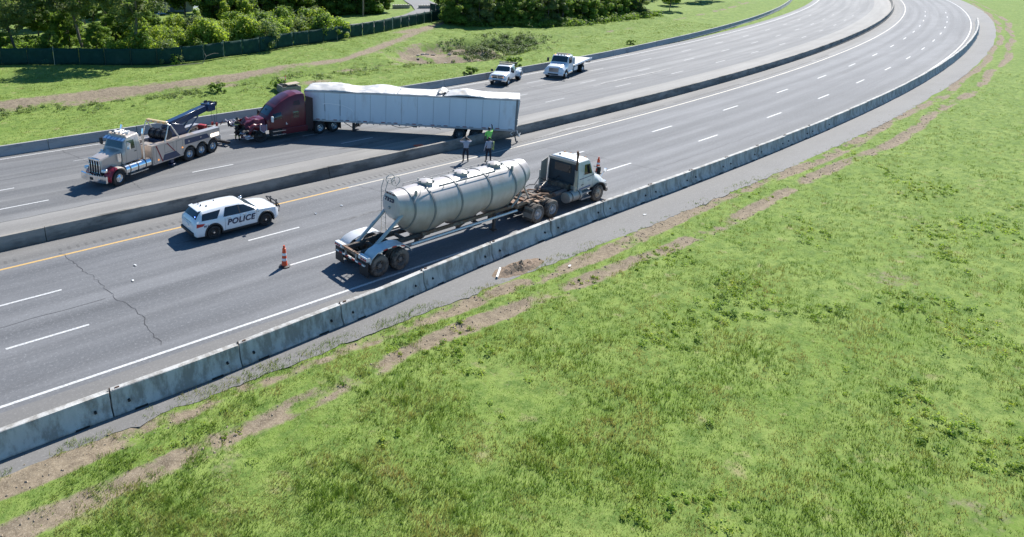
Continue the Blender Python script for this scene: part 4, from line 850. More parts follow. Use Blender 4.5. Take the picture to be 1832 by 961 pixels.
for sg in (-1, 1):
    panel(ps.patch([(-.85, 1.28), (.75, 1.28), (.30, 1.74), (-.80, 1.76)], sg), 'side_window', GLASS, pk)
    b = MB(); b.box((.85, sg * 1.18, 1.42), (.10, .28, .26)); b.build('door_mirror', BLACK, pk, bevel=.03)
    b = MB(); b.lathe([(.50, 0), (.50, .34), (.60, .34), (.60, 0)], (-2.35, sg * 1.16 - .17, .42), (0, 1, 0), 14, True, 0, math.pi); b.v = [(-2.35 + (z - .42) if False else x, y, z) for x, y, z in b.v]
    b = MB(); secs = []
    for i in range(13):
        a = math.pi * i / 12; secs.append([(-2.35 + r * math.cos(a), sg * yy, .5 + r * math.sin(a)) for r, yy in ((.50, .78), (.50, 1.2), (.56, 1.22), (.60, .78))])
    b.loft(secs); b.build('rear_fender', PKW, pk)
    wheel(pk, 1.55, sg * .87, .40, .25, .24, 'car', TYRE, ALLOY); wheel(pk, -2.35, sg * 1.02, .40, .24, .24, 'dual', TYRE, ALLOY); wheel(pk, -2.35, sg * .74, .40, .24, .24, 'dual', TYRE, ALLOY)
    b = MB(); b.box((2.40, sg * .76, 1.02), (.14, .32, .22)); b.build('headlamp', HEADL, pk, bevel=.03)
    b = MB(); b.box((2.46, sg * .60, .99), (.06, .10, .1)); b.build('amber_lamp', AMBER, pk)
    b = MB(); b.bb(-3.3, -1.1, sg * .55, sg * .98, .75, 1.22); b.build('side_box', PKW, pk, bevel=.04)
panel(ps.toppatch(.40, .92, .68, .80), 'windscreen', WIND, pk)
b = MB(); b.bb(2.40, 2.49, -.58, .58, .84, 1.16); g_ = b.build('grille', mat('grille_dark', (.03, .03, .03), .4), pk)
b = MB(); b.bb(2.47, 2.52, -.6, .6, .985, 1.03); b.bb(2.47, 2.52, -.045, .045, .84, 1.16); b.bb(2.46, 2.51, -.6, .6, 1.14, 1.18); b.build('grille_bar', CHROME, pk)
b = MB(); b.bb(2.42, 2.62, -.98, .98, .5, .76); b.build('bumper', CHROME, pk, bevel=.06, seg=2); b = MB(); b.bb(2.6, 2.635, -.5, .5, .55, .68); b.build('bumper_slot', BLACK, pk)
b = MB(); b.bb(-.45, -.15, -.75, .75, 1.98, 2.12); b.build('light_bar', mat('lightbar_lens', (.55, .42, .28), .25), pk, bevel=.03); b = MB(); b.bb(-1.25, -1.05, -1.0, 1.0, 2.05, 2.13); b.bb(-1.2, -1.1, -.9, -.84, .8, 2.05); b.bb(-1.2, -1.1, .84, .9, .8, 2.05); b.build('headache_rack', BLACK, pk)
b = MB(); b.bb(-3.4, -1.1, -.55, .55, .7, .85); b.build('bed', PKW, pk); b = MB(); b.box((-2.3, 0, 1.3), (1.9, .28, .22), 0, R(14), 0); b.build('lift_boom', PKW, pk, bevel=.02)
b = MB(); b.bb(-3.3, 2.3, -.42, -.34, .45, .6); b.bb(-3.3, 2.3, .34, .42, .45, .6); b.cyl((-2.35, -.8, .4), (-2.35, .8, .4), .06); b.cyl((1.55, -.8, .4), (1.55, .8, .4), .05); b.build('chassis', FRAME, pk)

# ------------------------------------------------------------------ white flatbed tow truck (far lanes)
fb = empty('flatbed_truck', (66.0, 50.5, 0), R(197.5), 'white flatbed tow truck with empty bed on the far lanes', 'truck')
FB = [(-.95, .75, 1.08, 1.06, 1.55, .92, 2.28, 2.34), (-.85, .75, 1.1, 1.07, 1.56, .94, 2.40, 2.46), (.15, .75, 1.1, 1.07, 1.56, .94, 2.42, 2.48), (.35, .75, 1.1, 1.07, 1.56, .94, 2.36, 2.43), (.72, .72, 1.1, 1.05, 1.56, .98, 1.68, 1.74), (.85, .7, 1.12, 1.0, 1.5, .92, 1.62, 1.68), (1.5, .66, 1.16, .98, 1.36, .84, 1.48, 1.54), (2.05, .62, 1.16, .95, 1.24, .76, 1.34, 1.40), (2.2, .62, 1.1, .9, 1.12, .72, 1.2, 1.25), (2.26, .64, 1.0, .86, 1.0, .7, 1.04, 1.06)]
fs_ = Shell(FB, ((1.35, .48, .60),)); fs_.build('cab', [PKW, BLACK], fb)
for sg in (-1, 1):
    panel(fs_.patch([(-.55, 1.60), (.52, 1.60), (.34, 2.25), (-.55, 2.25)], sg), 'side_window', GLASS, fb)
    b = MB(); b.box((.80, sg * 1.32, 1.95), (.12, .22, .45)); b.box((.7, sg * 1.18, 2.1), (.04, .3, .04)); b.build('door_mirror', BLACK, fb, bevel=.02)
    b = MB(); b.box((2.12, sg * .88, 1.02), (.16, .34, .24)); b.build('headlamp', HEADL, fb, bevel=.04)
    b = MB(); b.bb(-.75, .55, sg * .75, sg * 1.15, .42, .78); b.build('step_tank', CHROME, fb, bevel=.08, seg=2)
    b = MB(); b.bb(-2.4, -1.3, sg * .62, sg * 1.12, .55, 1.0); b.build('tool_box', PKW, fb, bevel=.03)
axle_steer(fb, 1.35, .48, .27); axle_dual(fb, -4.0, .48, .27)
panel(fs_.toppatch(.38, .71, .86, .92), 'windscreen', WIND, fb)
b = MB(); b.bb(2.2, 2.3, -.55, .55, .78, 1.25); b.build('grille', mat('grille_grey', (.16, .17, .18), .35, metal=.5), fb)
b = MB()
for k in range(7): b.bb(2.29, 2.32, -.5 + k * .155, -.46 + k * .155, .8, 1.23)
b.build('grille_bar', CHROME, fb)['kind'] = 'stuff'
b = MB(); b.bb(2.22, 2.42, -1.15, 1.15, .42, .74); b.build('bumper', PKW, fb, bevel=.06, seg=2); b = MB(); b.bb(2.40, 2.435, -.6, .6, .48, .64); b.build('bumper_slot', BLACK, fb)
for y in (-.7, -.35, 0, .35, .7): b = MB(); b.box((.25, y, 2.52), (.12, .1, .08)); b.build('roof_lamp', AMBER if abs(y) > .5 else BLACK, fb)
b = MB(); b.bb(-.6, -.35, -.8, .8, 2.50, 2.62); b.build('light_bar', mat('lightbar_lens', (.55, .42, .28), .25), fb, bevel=.03)
BED = mat('bed_steel', (.24, .235, .225), .5, metal=.4, var=.2)
b = MB(); b.box((-3.95, 0, 1.24), (5.9, 2.5, .12), 0, R(1.5), 0); b.build('flat_bed', BED, fb); b = MB()
for sg in (-1, 1): b.box((-3.95, sg * 1.24, 1.30), (5.9, .06, .2), 0, R(1.5), 0)
b.box((-1.02, 0, 1.75), (.08, 2.4, .8)); b.build('bed_rail', PKW, fb)
for k in range(9):
    b = MB(); b.box((-1.6 - k * .6, -1.28, 1.2), (.16, .02, .08)); b.box((-1.6 - k * .6, 1.28, 1.2), (.16, .02, .08)); b.build('marker_strip', RED if k % 2 else WHT, fb)
b = MB(); b.bb(-6.6, 1.9, -.45, -.36, .62, .88); b.bb(-6.6, 1.9, .36, .45, .62, .88); b.box((-6.75, 0, .9), (.3, 2.2, .12)); b.box((-7.3, 0, 1.02), (1.0, .9, .12)); b.build('chassis', FRAME, fb)
# ------------------------------------------------------------------ dry bulk tank trailer
DUSTC = (.27, .205, .145)
TANKM = mat('tank_aluminium_paint', (.485, .44, .415), .36, metal=.0, var=.06, scale=2, col2=(.40, .35, .315), amt=.45, scale2=1.1, stretch=(1, 1, .25), dust=((.27, .185, .12), .85, 2.2))
RIBM = mat('tank_rib', (.20, .20, .20), .5, var=.15)
GALVD = mat('dusty_galvanised', (.36, .345, .32), .6, metal=.2, var=.2, scale=4)
FEND = mat('fender_aluminium', (.62, .62, .61), .4, metal=.2, var=.12, scale=3)
DK = mat('dusty_dark_steel', (.07, .06, .052), .85, var=.35, scale=4, col2=(.19, .15, .115), amt=.45, scale2=2.5)
tk = empty('tank_trailer', (17.95, 23.35, 0), R(.5), 'dusty silver bulk tank trailer with three roof hatches and hopper belly', 'tank trailer')
def tank_section(x, n=40):
    st = [(.92, .58, 2.74), (.97, .66, 2.73), (1.7, .90, 2.51), (2.75, 1.09, 2.33), (8.40, 1.09, 2.33), (9.2, .93, 2.48), (9.95, .68, 2.70), (10.12, .5, 2.76)]
    for p, q in zip(st, st[1:]):
        if p[0] <= x <= q[0]:
            t = (x - p[0]) / (q[0] - p[0]); r = p[1] + (q[1] - p[1]) * t; c = p[2] + (q[2] - p[2]) * t; break
    hop = 0
    for xc, hw in ((2.6, 1.5), (5.4, 1.2), (7.75, 1.05)):
        hop = max(hop, max(0, 1 - abs(x - xc) / hw))
    pts = []
    for i in range(n):
        a = 2 * math.pi * i / n; y, z = r * math.cos(a), r * math.sin(a)
        if z < 0:
            k = -z / r; z *= 1 + .68 * hop * k * k; y *= 1 - .36 * hop * k ** 2
        pts.append((x, y, c + z))
    return pts
xs = sorted({round(.92 + 9.2 * i / 92, 3) for i in range(93)} | {.97, 1.7, 2.75, 8.4, 9.95})
b = MB(); secs = [tank_section(x) for x in xs]
secs.insert(0, [(.87, p[1] * .6, 2.74 + (p[2] - 2.74) * .6) for p in secs[0]]); secs.append([(10.22, p[1] * .5, 2.76 + (p[2] - 2.76) * .5) for p in secs[-1]])
b.loft(secs); b.build('tank', TANKM, tk, 30)
for x in (1.7, 2.78, 4.55, 6.62, 8.40, 9.35):
    b = MB(); s0 = tank_section(x); c = sum(p[2] for p in s0) / len(s0)
    L_ = []
    for dx, k in ((-.05, 1.0), (-.05, 1.028), (.05, 1.028), (.05, 1.0)): L_.append([(x + dx, p[1] * k, 2.33 + (p[2] - 2.33) * k if 2.7 < x < 8.5 else c + (p[2] - c) * k) for p in s0])
    b.loft(L_, cap=False); b.build('tank_rib', RIBM, tk, 30)
for x in (3.1, 5.45, 7.85):
    b = MB(); b.lathe([(.34, -.08), (.34, .05), (.37, .05), (.37, .11), (.25, .16), (0, .18)], (x, 0, 3.42), (0, 0, 1), 20); h = b.build('roof_hatch', TANKM, tk)
    for k in range(6):
        a = k * math.pi / 3; b = MB(); b.box((x + .37 * math.cos(a), .37 * math.sin(a), 3.53), (.10, .06, .13), 0, 0, a); b.build('hatch_clamp', GALVD, h)
for sg, y in ((-1, -.62), (1, .62)):
    z = 2.33 + math.sqrt(1.09 ** 2 - y * y); b = MB(); b.tube([(2.2, y, z + .16), (8.3, y, z + .16)], .018, 6); b.build('walkway_rail', GALVD, tk)
    for x in (2.2, 3.7, 5.2, 6.8, 8.3): b = MB(); b.tube([(x, y, z - .06), (x, y, z + .17)], .016, 6); b.build('rail_post', GALVD, tk)
b = MB(); b.bb(3.5, 7.4, -.52, -.38, 3.30, 3.325); b.bb(3.5, 7.4, .38, .52, 3.30, 3.325); b.build('walkway_edge', RIBM, tk)
for x, y in ((1.95, -.60), (8.5, -.65)): b = MB(); b.bb(x - .05, x + .05, y - .05, y + .05, 3.05, 3.42); b.build('lifting_lug', GALVD, tk)
# rear head markings
text('fleet_number', '7323', .26, NAVY, tk, Matrix.Translation((.862, .02, 3.02)) @ Matrix(((0, 0, -1, 0), (-1, 0, 0, 0), (0, 1, 0, 0), (0, 0, 0, 1))), .012, 0, 1.25, .008)
b = MB(); b.box((.93, 0, 3.31), (.04, .62, .10)); lp = b.build('lamp_strip', RIBM, tk)
for y in (-.22, 0, .22): b = MB(); b.box((.90, y, 3.31), (.04, .09, .05)); b.build('marker_lamp', mat('dark_red_lamp', (.10, .012, .012), .3), lp)
b = MB(); b.cyl((.80, 0, 2.62), (.90, 0, 2.66), .07, n=10); b.build('pressure_valve', GALVD, tk)
# struts, rear frame
for sg in (1, -1):
    b = MB(); b.tube([(-.75, sg * .55, .98), (1.15, sg * .58, 2.36)], .085, 10); b.build('rear_strut', mat('strut_paint', (.40, .41, .41), .5, var=.12), tk)
    b = MB(); b.tube([(2.2, sg * .5, 1.0), (.55, sg * .45, 1.18), (-.3, sg * .45, 1.12)], .06, 8); b.build('lower_brace', DK, tk)
    b = MB(); b.bb(-1.35, 3.0, sg * .38, sg * .52, .92, 1.12); b.build('frame_rail', DK, tk)
    b = MB(); prof = [(-1.22, .80), (-1.12, 1.02), (-.85, 1.22), (-.45, 1.33), (.0, 1.345), (.45, 1.33), (.80, 1.22), (1.05, 1.05), (1.20, .86)]
    secs = [[(x, sg * .60, z), (x, sg * 1.27, z), (x, sg * 1.27, z - .035), (x, sg * .60, z - .035)] for x, z in prof]; b.loft(secs); f = b.build('fender', FEND, tk, 50)
    for k, (x, z) in enumerate(((-.62, 1.25), (-.38, 1.31), (-.12, 1.325), (.14, 1.325), (.40, 1.315), (.64, 1.24))): b = MB(); b.box((x, sg * 1.278, z - .02), (.22, .012, .055), 0, -math.atan2([.33, .12, .03, 0, -.12, -.33][k], 1), 0); b.build('reflector_strip', RED if k % 2 else WHT, f)
    b = MB(); b.bb(-1.36, -1.33, sg * .64, sg * 1.26, .16, .86); b.build('mud_flap', BLACK, tk)
    b = MB(); b.bb(-1.42, -1.18, sg * .60, sg * 1.25, .92, 1.10); lb = b.build('lamp_box', FEND, tk, bevel=.015)
    for y in (.70, .86, 1.02, 1.16): b = MB(); b.bb(-1.435, -1.40, sg * y - .05, sg * y + .05, .96, 1.04); b.build('tail_lamp', RED if y > .8 else WHT, lb)
    b = MB(); b.cyl((-1.46, sg * .5, 1.02), (-1.2, sg * .5, 1.04), .07, n=10); b.build('strut_foot', GALVD, tk)
b = MB(); b.bb(-1.45, -1.33, -.60, .60, .97, 1.12); b.build('rear_beam', RUST, tk)
b = MB(); b.bb(-1.42, -1.34, -1.1, 1.1, .66, .74); ug = b.build('underride_guard', GALVD, tk)
for k in range(9): b = MB(); b.box((-1.428, -1.0 + k * .25, .70), (.012, .2, .07)); b.build('guard_tape', RED if k % 2 else WHT, ug)
for y in (-.4, .4): b = MB(); b.bb(-1.41, -1.35, y - .04, y + .04, .70, 1.0); b.build('guard_post', GALVD, tk)
for x in (-.2, .65, 1.5, 2.4): b = MB(); b.bb(x - .06, x + .06, -.4, .4, .94, 1.08); b.build('cross_member', DK, tk)
b = MB(); b.cyl((-1.0, -.25, .45), (-.5, -.25, .6), .09, n=10); b.cyl((-1.0, .2, .42), (-.4, .1, .55), .06, n=8); b.build('brake_chamber', DK, tk)
for x in (-.61, .61): axle_dual(tk, x, .51, .30, TYRE_D, STEEL_D, 1.08)
# ladder with hoops at the rear left
for dy in (.62, .95): b = MB(); b.tube([(1.15, dy, .95), (1.12, dy, 3.3), (1.25, dy * .95, 3.75), (1.6, dy * .9, 3.72), (1.75, dy * .9, 3.35)], .02, 6); b.build('ladder_rail', GALVD, tk)
for k in range(9): b = MB(); b.tube([(1.14, .62, 1.05 + k * .27), (1.14, .95, 1.05 + k * .27)], .014, 6); b.build('ladder_rung', GALVD, tk)
for y in (.35, .75):
    b = MB(); b.tube([(1.5 + .26 * math.cos(a), y, 3.72 + .22 * math.sin(a)) for a in [2 * math.pi * i / 16 for i in range(17)]], .02, 6); b.build('grab_hoop', GALVD, tk)
# belly: hopper cones, valves, discharge pipe, front frame, landing gear
for x in (2.6, 5.4, 7.75):
    b = MB(); b.cyl((x, 0, .80), (x, 0, .66), .36, .14, 16); hc = b.build('hopper_outlet', DK, tk); b = MB(); b.cyl((x, 0, .66), (x, 0, .42), .12, n=12); b.box((x, -.2, .52), (.05, .25, .05)); b.build('outlet_valve', DK, hc)
b = MB(); b.tube([(1.9, 0, .42), (8.6, 0, .42)], .07, 10); b.build('discharge_pipe', GALVD, tk)
b = MB(); b.tube([(1.4, -1.0, .98), (8.7, -.98, 1.0)], .06, 8); b.build('hose_tube', mat('hose_tube_alu', (.62, .61, .59), .4, metal=.3), tk)
b = MB(); b.tube([(1.5, .95, 1.0), (8.7, .95, 1.02)], .07, 8); b.build('hose_tube', GALVD, tk)
for sg in (1, -1):
    b = MB(); b.bb(2.4, 10.4, sg * .58, sg * .70, 1.05, 1.2); b.build('side_rail', RUST, tk)
    b = MB(); b.bb(7.25, 7.38, sg * .62, sg * .75, .20, 1.1); b.box((7.31, sg * .68, .16), (.26, .26, .06)); b.tube([(7.3, sg * .68, .5), (8.1, sg * .6, 1.05)], .03, 6); b.build('landing_leg', DK, tk)
    b = MB(); b.tube([(8.6, sg * .68, 1.1), (9.3, sg * .72, 1.75)], .05, 6); b.tube([(9.2, sg * .5, 1.1), (9.8, sg * .4, 2.2)], .05, 6); b.tube([(10.3, sg * .45, 1.1), (9.7, sg * .45, 2.1)], .05, 6); b.build('front_strut', GALVD, tk)
b = MB(); b.bb(8.7, 11.3, -.55, .55, 1.02, 1.10); b.build('kingpin_plate', RUST, tk)
for x in (8.9, 9.8, 10.9): b = MB(); b.bb(x - .05, x + .05, -.9, .9, 1.10, 1.2); b.build('front_cross_member', RUST, tk)

# ------------------------------------------------------------------ white day-cab tractor
DW = mat('dusty_white_paint', (.60, .605, .60), .35, var=.06, scale=2, col2=(.50, .46, .41), amt=.35, scale2=1.5, dust=((.33, .265, .20), .75, 1.5))
tr = empty('tractor_unit', (28.75, 23.45, 0), R(1.5), 'dusty white day-cab tractor pulling the tank trailer', 'tractor unit')
DC = [(2.95, 1.0, 1.06, 1.05, 1.82, .95, 2.58, 2.66), (3.0, .98, 1.08, 1.06, 1.82, .97, 2.66, 2.76), (3.9, .98, 1.08, 1.06, 1.82, .97, 2.66, 2.78), (4.02, .98, 1.08, 1.06, 1.82, .96, 2.58, 2.70), (4.42, .95, 1.08, 1.04, 1.80, .95, 1.92, 2.02), (4.5, .90, 1.10, 1.0, 1.66, .86, 1.76, 1.86), (4.9, .85, 1.18, .98, 1.45, .80, 1.60, 1.70), (5.35, .75, 1.19, .95, 1.28, .74, 1.42, 1.52), (5.68, .66, 1.12, .9, 1.10, .68, 1.20, 1.28), (5.80, .64, 1.0, .84, .95, .62, 1.0, 1.05)]
ds = Shell(DC, ((4.85, .52, .62),)); ds.build('cab', [DW, BLACK], tr)
PURP = mat('purple_stripe', (.05, .035, .13), .4)
for sg in (-1, 1):
    panel(ds.patch([(3.45, 1.88), (4.22, 1.86), (4.02, 2.44), (3.50, 2.46)], sg), 'side_window', GLASS, tr)
    panel(ds.patch([(3.02, 1.66), (4.40, 1.72), (4.40, 1.755), (3.02, 1.70)], sg, .006), 'side_stripe', PURP, tr)
    panel(ds.patch([(3.05, 1.04), (4.10, 1.10), (4.10, 1.19), (3.05, 1.13)], sg, .006), 'lower_stripe', mat('blue_stripe', (.06, .11, .24), .4), tr)
    b = MB(); P = ds.patch([(3.34, 1.0), (3.352, 1.0), (3.352, 2.5), (3.34, 2.5)], sg, .004, 1, 10); b.grid(P); b.grid(ds.patch([(4.26, 1.0), (4.272, 1.0), (4.272, 1.8), (4.26, 1.8)], sg, .004, 1, 8)); b.build('door_seam', BLACK, tr)['kind'] = 'stuff'
    panel(ds.patch([(3.18, 1.30), (3.42, 1.31), (3.42, 1.36), (3.18, 1.35)], sg, .006, 4, 2), 'door_decal', BLACK, tr)
    panel(ds.patch([(3.75, 1.45), (4.05, 1.46), (4.07, 1.54), (3.77, 1.53)], sg, .006, 4, 2), 'door_decal', mat('grey_decal', (.38, .40, .44), .5), tr)
    b = MB(); b.box((4.35, sg * 1.36, 2.05), (.10, .20, .46)); b.box((4.30, sg * 1.2, 2.25), (.03, .34, .03)); b.box((4.30, sg * 1.2, 1.85), (.03, .34, .03)); b.build('door_mirror', BLACK, tr, bevel=.02)
    b = MB(); b.tube([(5.2, sg * .98, 1.4), (5.35, sg * 1.1, 1.78)], .015, 6); b.box((5.37, sg * 1.14, 1.84), (.06, .16, .18)); b.build('hood_mirror', CHROME, tr)
    b = MB(); b.box((5.62, sg * .92, 1.0), (.18, .26, .22)); b.build('headlamp', HEADL, tr, bevel=.04)
    secs = []; b = MB()
    for i in range(15):
        a = R(5 + 175 * i / 14); secs.append([(4.85 + r * math.cos(a), sg * yy, .52 + r * math.sin(a)) for r, yy in ((.615, .9), (.615, 1.19), (.66, 1.20), (.68, 1.17))])
    b.loft(secs); b.build('wheel_arch', BLACK, tr)
    b = MB(); b.cyl((2.05, sg * .92, .76), (3.2, sg * .92, .76), .31, n=18); ft = b.build('fuel_tank', mat('dusty_tank', (.38, .345, .30), .5, metal=.3, var=.2, scale=3), tr); b = MB()
    for x in (2.3, 2.95): b.lathe([(.31, 0), (.325, 0), (.325, .06), (.31, .06)], (x, sg * .92, .76), (1, 0, 0), 18, True)
    b.build('tank_strap', DK, ft)
    b = MB(); b.bb(3.25, 4.15, sg * .80, sg * 1.14, .42, .50); b.bb(3.25, 4.15, sg * .84, sg * 1.14, .78, .84); b.bb(3.30, 4.1, sg * .75, sg * .9, .42, 1.0); b.build('cab_step', GALVD, tr)
    b = MB(); b.bb(-1.5, 5.5, sg * .36, sg * .46, .78, 1.02); b.build('frame_rail', RUST, tr)
    b = MB(); b.bb(-1.22, -1.19, sg * .70, sg * 1.24, .22, .82); b.build('mud_flap', DK, tr)
    b = MB(); b.add([(-1.30, sg * .68, .42), (-1.12, sg * .68, .95), (-1.12, sg * 1.26, .95), (-1.30, sg * 1.26, .42), (-1.25, sg * .68, .42), (-1.07, sg * .68, .93), (-1.07, sg * 1.26, .93), (-1.25, sg * 1.26, .42)], [(0, 1, 2, 3), (4, 5, 6, 7), (0, 1, 5, 4), (1, 2, 6, 5), (2, 3, 7, 6), (3, 0, 4, 7)]); b.build('quarter_fender', mat('dusty_fender', (.24, .20, .165), .8, var=.2), tr)
    b = MB(); b.tube([(-1.2, sg * .40, 1.05), (-.6, sg * .42, 1.22), (.5, sg * .42, 1.22), (1.2, sg * .40, 1.05)], .05, 6); b.build('deck_ramp', RUST, tr)
panel(ds.toppatch(4.05, 4.40, .88, .88), 'windscreen', WIND, tr)
b = MB(); b.bb(5.76, 5.84, -.5, .5, .66, 1.05); b.build('grille', CHROME, tr, bevel=.02); b = MB(); b.bb(5.70, 5.92, -1.1, 1.1, .40, .66); b.build('bumper', DW, tr, bevel=.06, seg=2)
# back of the cab
b = MB(); b.bb(2.925, 2.955, -.96, .96, 1.25, 2.50); bw = b.build('rear_wall', mat('rear_wall_shade', (.022, .035, .048), .6, var=.3), tr); b = MB(); b.bb(2.905, 2.93, -.55, .55, 1.95, 2.40); b.build('rear_window', GLASS, bw)  # wall coloured dark for the shade behind the white cab
b = MB(); b.box((2.93, 0, 2.60), (.10, 2.0, .16)); b.build('roof_edge', mat('dusty_roof_edge', (.42, .36, .30), .7), tr, bevel=.03)
b = MB(); b.add([(2.25, 1.05, 1.05), (2.95, 1.10, 1.05), (2.95, 1.08, 2.55), (2.32, 1.02, 2.42), (2.25, 1.09, 1.05), (2.95, 1.14, 1.05), (2.95, 1.12, 2.55), (2.32, 1.06, 2.42)], [(0, 1, 2, 3), (4, 5, 6, 7), (0, 1, 5, 4), (1, 2, 6, 5), (2, 3, 7, 6), (3, 0, 4, 7)]); b.build('side_extender', mat('dusty_panel', (.31, .28, .25), .7, var=.2, scale=3), tr)
b = MB(); b.bb(2.55, 2.90, -.62, .70, .98, 1.35); b.build('battery_box', DK, tr, bevel=.02)
b = MB(); b.bb(1.55, 2.85, -.34, .34, .85, 1.10); b.build('deck_plate', DK, tr, bevel=.02); b = MB(); b.cyl((1.5, -.55, .98), (2.5, -.55, 1.0), .13, n=12); b.cyl((1.5, .55, .98), (2.5, .55, 1.0), .13, n=12); b.build('air_tank', mat('dusty_air_tank', (.16, .115, .10), .75), tr)
b = MB(); b.tube([(2.72, -.98, .85), (2.80, -.98, 1.30), (2.80, -.98, 2.25)], .10, 12); es = b.build('exhaust_muffler', mat('muffler_dusty', (.42, .37, .31), .5, metal=.3, var=.2), tr); b = MB(); b.tube([(2.80, -.98, 2.25), (2.80, -.98, 3.22), (2.74, -.98, 3.38)], .062, 10); b.build('exhaust_pipe', mat('pipe_brown', (.10, .05, .035), .6, metal=.4), es)
b = MB(); b.tube([(1.5, .5, 1.0), (1.5, .5, 2.2)], .04, 8); b.build('air_line_post', GALVD, tr)
b = MB(); b.tube([(1.5, .5, 1.75), (.9, .35, 1.45), (.3, .25, 1.6), (-.4, .2, 1.5)], .025, 6); b.tube([(2.9, .2, 1.6), (2.2, .3, 1.35), (1.5, .5, 1.7)], .025, 6); b.build('air_line', BLACK, tr)
b = MB(); b.bb(-.55, .55, -.45, .45, 1.08, 1.14); b.bb(-.9, -.5, -.45, -.12, 1.04, 1.10); b.bb(-.9, -.5, .12, .45, 1.04, 1.10); b.build('fifth_wheel', DK, tr, bevel=.02)
for x in (-1.3, .0, 1.2, 2.0): b = MB(); b.bb(x - .06, x + .06, -.36, .36, .82, .98); b.build('cross_member', RUST, tr)
for y in (-.75, .75): b = MB(); b.bb(-.35, .35, y - .12, y + .12, 1.02, 1.06); b.build('deck_step', mat('tan_deck', (.36, .24, .16), .8), tr)
for x in (-.62, .62): axle_dual(tr, x, .51, .30, TYRE_D, mat('dusty_alloy', (.55, .55, .54), .45, metal=.3, var=.15), 1.06)
axle_steer(tr, 4.85, .51, .30, TYRE_D, mat('dusty_tan_rim', (.42, .36, .28), .5, metal=.4), 1.02)
for y in (-.7, -.3, .3, .7): b = MB(); b.box((3.95, y, 2.77), (.09, .07, .05)); b.build('roof_lamp', mat('unlit_amber', (.45, .20, .05), .3), tr)
b = MB(); b.ico((3.3, .55, 2.79), .06, sub=1); b.build('roof_antenna', BLACK, tr)
# ------------------------------------------------------------------ heavy wrecker
TAN = mat('champagne_paint', (.50, .43, .375), .30, metal=.25, var=.05, coat=.5)
NBLUE = mat('dark_blue_paint', (.014, .034, .085), .35, var=.1, coat=.3)
MRED = mat('maroon_trim', (.22, .015, .03), .3, coat=.4)
POL = mat('polished_panel', (.60, .58, .55), .25, metal=.8)
tw = empty('wrecker_truck', (11.1, 42.65, 0), R(203.5), 'champagne heavy tow truck with dark blue boom and long chrome nose', 'tow truck')
b = MB(); secs = []
for x, w, z0, z1 in ((.80, .47, 1.0, 1.78), (.74, .52, .98, 1.84), (.3, .56, .98, 1.93), (-.3, .66, 1.0, 2.03), (-.66, .74, 1.0, 2.10)):
    secs.append([(x, w, z0), (x, w, z1 - .10), (x, w - .05, z1 - .02), (x, w * .5, z1 + .02), (x, 0, z1 + .035), (x, -w * .5, z1 + .02), (x, -w + .05, z1 - .02), (x, -w, z1 - .10), (x, -w, z0)])
b.loft(secs); hood = b.build('hood', TAN, tw, 30)
b = MB(); b.bb(.80, .86, -.46, .46, .90, 1.74); gr = b.build('grille', HOLE, tw)
b = MB()
for y in (-.47, -.235, 0, .235, .47): b.bb(.85, .90, y - .03, y + .03, .88, 1.78)
b.bb(.82, .91, -.52, .52, 1.74, 1.84); b.bb(.82, .90, -.5, .5, .84, .90); b.build('grille_surround', CHROME, gr, bevel=.01)
for k in range(40): pass
b = MB(); b.loft([[(x - .10 * abs(y) ** 2, y, .44), (x - .10 * abs(y) ** 2, y, .86), (x - .12 - .10 * abs(y) ** 2, y, .88), (x - .12 - .1 * abs(y) ** 2, y, .44)] for x, y in [(1.18, -1.2 + .2 * i) for i in range(13)]]); bp_ = b.build('bumper', CHROME, tw, 40)
b = MB(); b.bb(1.17, 1.20, -.14, .14, .55, .72); b.build('tow_pin_box', BLACK, bp_)
for y in (-.62, .62): b = MB(); b.cyl((1.13, y, .64), (1.165, y, .64), .03, n=12); b.build('fog_lamp', HEADL, bp_)
